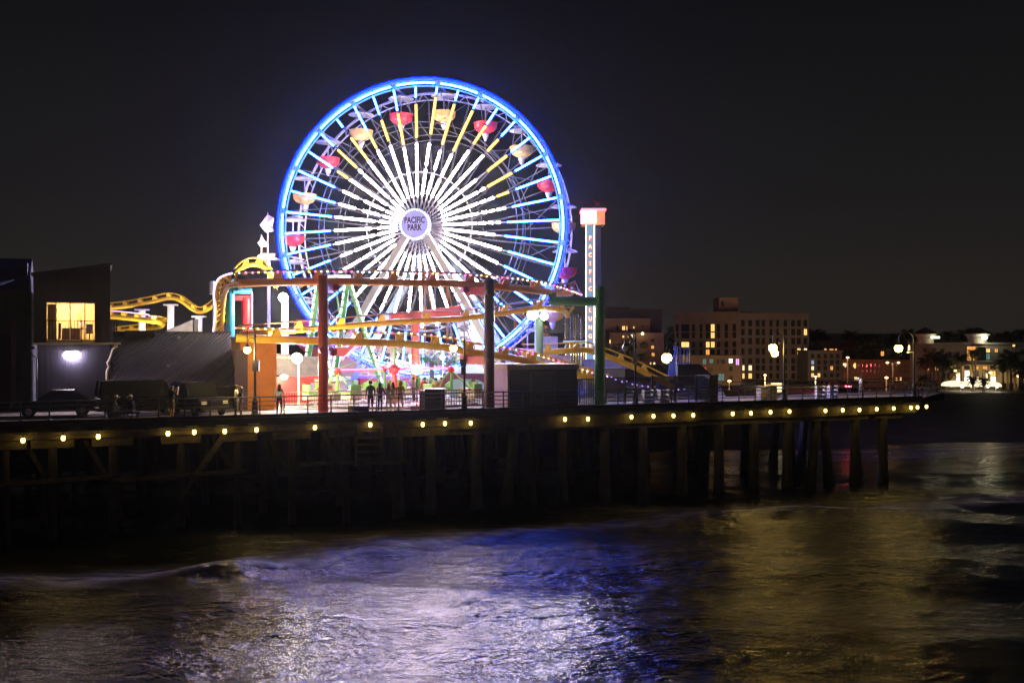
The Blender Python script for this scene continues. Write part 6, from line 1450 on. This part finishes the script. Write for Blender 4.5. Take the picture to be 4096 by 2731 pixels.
# ------------------------------------------------------------------ people
skinm = mat('skin', (.42, .24, .16), .6, 0, .06); hairm = {'dark': mat('hair_dark', (.02, .014, .01), .6), 'blond': mat('hair_blond', (.30, .19, .08), .6), 'brown': mat('hair_brown', (.08, .045, .025), .6)}
shoem = mat('shoes', (.25, .24, .23), .6)
def person(label, c, face, top, bottom, pose='stand', H=1.7, hair='dark', long=False, shorts=False, cap=None, hood=None, sleeve=True):
    k = H / 1.72; J = {}; E = []; Rr = {}
    def j(n_, x, y, z, r, par=None):
        J[n_] = Vector((x, y, z)) * k; Rr[n_] = r * k
        if par: E.append((par, n_))
    sit = pose == 'sit'; pz = .50 if sit else .95
    j('pelvis', 0, 0, pz, .145); j('spine', 0, .01, pz + .20, .125, 'pelvis'); j('chest', 0, .02 + (.06 if sit else 0), pz + .42, .145, 'spine')
    j('neck', 0, .02 + (.08 if sit else 0), pz + .55, .055, 'chest'); hy = .04 + (.10 if sit else 0)
    j('jaw', 0, hy + .02, pz + .62, .07, 'neck'); j('head', 0, hy, pz + .70, .098, 'jaw'); j('crown', 0, hy - .01, pz + .765, .07, 'head')
    for s, n_ in ((-1, 'L'), (1, 'R')):
        st_ = .03 * s if pose in ('stand', 'walk') else 0
        j('hip' + n_, .09 * s, 0, pz - .05, .10, 'pelvis')
        if sit:
            j('knee' + n_, .13 * s, .42, pz - .02, .068, 'hip' + n_); j('ankle' + n_, .13 * s, .40, .09, .045, 'knee' + n_); j('toe' + n_, .14 * s, .56, .045, .04, 'ankle' + n_)
        else:
            wy = .16 * s if pose == 'walk' else st_
            j('knee' + n_, .10 * s, .03 + wy * .5, .50, .066, 'hip' + n_); j('ankle' + n_, .11 * s, -.02 + wy, .09, .045, 'knee' + n_); j('toe' + n_, .12 * s, .14 + wy, .045, .04, 'ankle' + n_)
        j('sho' + n_, .185 * s, .02 + (.06 if sit else 0), pz + .46, .068, 'chest')
        if pose == 'photo': e_, w_ = (.27 * s, .16, pz + .28), (.08 * s, .34, pz + .60)
        elif sit: e_, w_ = (.25 * s, .16, pz + .22), (.12 * s, .38, pz + .14)
        elif pose == 'lean': e_, w_ = (.25 * s, .10, pz + .20), (.18 * s, .34, pz + .16)
        else: e_, w_ = (.24 * s, -.01, pz + .17), (.25 * s, .07, pz - .07)
        j('elb' + n_, *e_, .048, 'sho' + n_); j('wri' + n_, *w_, .032, 'elb' + n_)
        dv = (Vector(w_) - Vector(e_)).normalized(); pm_ = Vector(w_) + dv * .07; sd = Vector((0, 1, 0)) if abs(dv.y) < .7 else Vector((1, 0, 0))
        j('palm' + n_, *pm_, .034, 'wri' + n_)
        for f, (o_, l_) in enumerate(((-.028, .075), (-.010, .088), (.010, .084), (.028, .066))):
            b1_ = pm_ + sd * o_ + dv * .02; cur = Vector((0, 0, -.02)) + dv.cross(sd) * .01
            j(f'f{f}a' + n_, *(b1_ + dv * l_ * .5), .0095, 'palm' + n_); j(f'f{f}b' + n_, *(b1_ + dv * l_ + cur), .008, f'f{f}a' + n_)
        j('th' + n_, *(Vector(w_) + dv * .06 + sd * .05), .010, 'palm' + n_)
    names_ = list(J); me_ = bpy.data.meshes.new('body'); me_.from_pydata([J[n_] for n_ in names_], [(names_.index(a), names_.index(b_)) for a, b_ in E], [])
    o = bpy.data.objects.new('tmp', me_); COL.objects.link(o)
    md = o.modifiers.new('s', 'SKIN'); o.modifiers.new('d', 'SUBSURF').levels = 1
    for n_, sv in zip(names_, me_.skin_vertices[0].data): sv.radius = (Rr[n_], Rr[n_]); sv.use_root = (n_ == 'pelvis')
    dg = bpy.context.evaluated_depsgraph_get(); bme = bpy.data.meshes.new_from_object(o.evaluated_get(dg)); bpy.data.objects.remove(o)
    mats_ = [skinm, top, bottom, shoem]; bme.materials.clear()
    for m_ in mats_: bme.materials.append(m_)
    seg = [(J[a], J[b_], a, b_) for a, b_ in E]
    def region(p):
        best, bn = 9, None
        for a, b_, na, nb_ in seg:
            d = b_ - a; q = max(0, min(1, (p - a).dot(d) / d.length_squared)); ds = (p - a - d * q).length - Rr[na] * (1 - q) - Rr[nb_] * q
            if ds < best: best, bn = ds, nb_
        if bn in ('jaw', 'head', 'crown') or bn[0] == 'f' and bn[1].isdigit() or bn[:2] == 'th' or bn[:4] == 'palm': return 0
        if bn[:3] == 'wri': return 1 if sleeve else 0
        if bn[:3] == 'toe': return 3
        if bn[:5] == 'ankle': return 0 if shorts else 2
        if bn[:3] in ('hip', 'kne'): return 2
        if bn == 'spine' and p.z < (pz + .04) * k: return 2
        return 1
    for p in bme.polygons: p.material_index = region(p.center); p.use_smooth = True
    t_ = thing('person', label, 'person', c); M = Matrix.Translation(c) @ Matrix.Rotation(face, 4, 'Z')
    ob_ = inst(bme, 'body', t_, M); bme.name = 'body'
    hd = J['head']; mb = MB()
    if hood is not None:
        mb.ball(hd + Vector((0, -.03, .01)) * k, .15 * k, 12, 8, (1, 1, 1.2)); inst(mb.mesh('hood', hood, smooth=True), 'hood', t_, M)
    else:
        mb.lathe(hd + Vector((0, -.018, -.02)) * k, [(.098 * k, -.03 * k), (.112 * k, .03 * k), (.10 * k, .085 * k), (.05 * k, .125 * k), (.01 * k, .13 * k)], 12)
        if long: mb.lathe(hd + Vector((0, -.07, -.30)) * k, [(.09 * k, 0), (.12 * k, .12 * k), (.11 * k, .3 * k), (.05 * k, .36 * k)], 10)
        inst(mb.mesh('hair', hairm[hair], smooth=True), 'hair', t_, M)
    if cap is not None:
        mb = MB(); mb.lathe(hd + Vector((0, -.01, .03)) * k, [(.118 * k, 0), (.115 * k, .05 * k), (.07 * k, .11 * k), (.01 * k, .12 * k)], 12); mb.box(hd + Vector((0, .14, .035)) * k, (.16 * k, .12 * k, .015)); inst(mb.mesh('cap', cap, smooth=True), 'cap', t_, M)
    mb = MB(); mb.prism([hd + Vector((-.012, .10, .0)) * k, hd + Vector((.012, .10, .0)) * k, hd + Vector((0, .095, .045)) * k], Vector((0, .03 * k, -.012)))
    inst(mb.mesh('nose', skinm), 'nose', t_, M)
    for s in (-1, 1):
        mb = MB(); mb.ball(hd + Vector((.036 * s, .092, .02)) * k, .013 * k, 6, 4); inst(mb.mesh('eye', hairm['dark']), 'eye', t_, M)
        mb = MB(); mb.ball(hd + Vector((.102 * s, 0, -.005)) * k, .026 * k, 6, 4, (.5, 1, 1.4)); inst(mb.mesh('ear', skinm), 'ear', t_, M)
    mb = MB(); mb.box(hd + Vector((0, .092, -.045)) * k, (.05 * k, .012, .010)); inst(mb.mesh('mouth', mat('lips', (.3, .1, .08), .6)), 'mouth', t_, M)
    return t_, M
def cl(n_, col): return mat('cloth_' + n_, col, .9, 0, .12, 6)
AWAY, TOWARD, RIGHT, LEFT = 0.0, math.pi, -math.pi / 2, math.pi / 2
def at(u, t): return P(S_of(u, t), t, DECK)
bench = thing('bench', 'low dark bench under the seated couple', 'bench', at(490, .9))
m = MB(); m.pbox(S_of(425, .9), S_of(560, .9), .7, 1.1, DECK + .36, DECK + .42); m.build('seat', wood, bench)
for u in (435, 550):
    m = MB(); m.pbox(S_of(u, .9) - .05, S_of(u, .9) + .05, .72, 1.08, DECK, DECK + .36); m.build('leg', wood, bench)
person('person in a pale cap and grey top sitting on the bench, left of the pair', at(452, .9), RIGHT + .5, cl('grey', (.22, .23, .22)), cl('stone', (.35, .32, .26)), 'sit', cap=cl('cap_tan', (.7, .55, .4)))
person('person in a pale cap and black hoodie sitting on the bench, right of the pair', at(530, .9), LEFT - .3, cl('black', (.02, .02, .022)), cl('offwhite', (.6, .55, .46)), 'sit', cap=cl('cap_white', (.75, .65, .52)))
p3, M3 = person('person in a black shirt and brown shorts raising a phone', at(686, .75), RIGHT + .9, cl('black', (.02, .02, .022)), cl('brown', (.20, .11, .06)), 'photo', 1.74, shorts=True, sleeve=False)
ph = thing('phone', 'small lit phone held up by the person in black', 'phone', M3 @ Vector((0, .42, 1.62)))
mb = MB(); mb.box((0, .42, 1.62), (.075, .012, .15)); me_ = mb.mesh('case', blk); inst(me_, 'case', ph, M3)
mb = MB(); mb.box((0, .411, 1.62), (.066, .006, .135)); inst(mb.mesh('screen', em('phone_screen', (.8, .85, 1), 5)), 'screen', ph, M3)
person('person in a white shirt standing at the left of the couple by the orange wall', at(944, .9), RIGHT, cl('white', (.75, .68, .5)), cl('stone', (.35, .32, .26)), 'stand', 1.72, 'brown')
person('person in a dark jacket with bare legs, right of the couple by the orange wall', at(964, .7), LEFT, cl('black', (.02, .02, .022)), cl('pinkish', (.35, .16, .11)), 'lean', 1.66, long=True, shorts=True)
person('person in a pale blue top and black trousers alone before the red booth', at(1117, 1.5), AWAY, cl('paleblue', (.25, .30, .38)), cl('black', (.02, .02, .022)), 'stand', 1.7, long=True)
person('person in a teal shirt at the left end of the group', at(1482, 1.3), AWAY + .3, cl('teal', (.05, .16, .22)), cl('dkbrown', (.06, .05, .04)), 'stand', 1.8, shorts=True)
person('person in a dark top with long hair, second of the group', at(1520, 1.4), AWAY - .4, cl('plum', (.10, .05, .06)), cl('black', (.02, .02, .022)), 'lean', 1.70, 'brown', True)
person('blond person in a cream outfit in the middle of the group', at(1554, 1.3), AWAY + .1, cl('cream', (.70, .58, .38)), cl('cream', (.70, .58, .38)), 'stand', 1.66, 'blond', True)
person('person in pale grey standing close behind the blond one', at(1572, 1.7), AWAY - .1, cl('palegrey', (.5, .46, .42)), cl('cream', (.7, .58, .38)), 'stand', 1.70, 'brown', True)
person('person in a yellow hooded top at the right end of the group', at(1602, 1.4), AWAY - .2, cl('yellow', (.72, .52, .26)), cl('cream', (.7, .58, .38)), 'stand', 1.72, hood=cl('yellow', (.72, .52, .26)))
person('person in a white top walking on the boardwalk near the right corner', at(3443, .9), RIGHT, cl('whitetop', (.72, .66, .60)), cl('greytrouser', (.3, .27, .25)), 'walk', 1.68)
for u, t, col, lb, hr in ((1697, 7.5, (.5, .12, .1), 'person in red seen behind the black cabinet, leftmost', 'brown'), (1742, 7.0, (.62, .5, .35), 'person in a cream shirt behind the black cabinet', 'dark'), (1765, 7.8, (.3, .2, .15), 'person in brown behind the black cabinet, right of the cream shirt', 'dark'), (1893, 9.5, (.55, .2, .15), 'person with a rust top in front of the blue tent', 'brown'), (1655, 9, (.3, .3, .35), 'person in grey behind the shield sign', 'dark')):
    person(lb, at(u, t), random.uniform(-1, 1), mat('cloth_%d' % u, col, .9), cl('black', (.02, .02, .022)), 'stand', 1.72, hr)
# ------------------------------------------------------------------ thin night haze
m = MB(); m.box((150, 1090, 17), (2240, 2900, 41)); hz = m.build('haze', mat('haze_dummy', (1, 1, 1)))
tag(hz, 'thin damp night air over the sea and the pier', None, None, 'stuff')
hm = bpy.data.materials.new('night_haze'); hm.use_nodes = True; n = hm.node_tree; n.nodes.clear()
o = n.nodes.new('ShaderNodeOutputMaterial'); pv = n.nodes.new('ShaderNodeVolumePrincipled')
pv.inputs['Color'].default_value = (0.9, 0.92, 0.95, 1); pv.inputs['Density'].default_value = HAZE; pv.inputs['Anisotropy'].default_value = 0.92
n.links.new(pv.outputs[0], o.inputs['Volume']); hz.data.materials.clear(); hz.data.materials.append(hm)
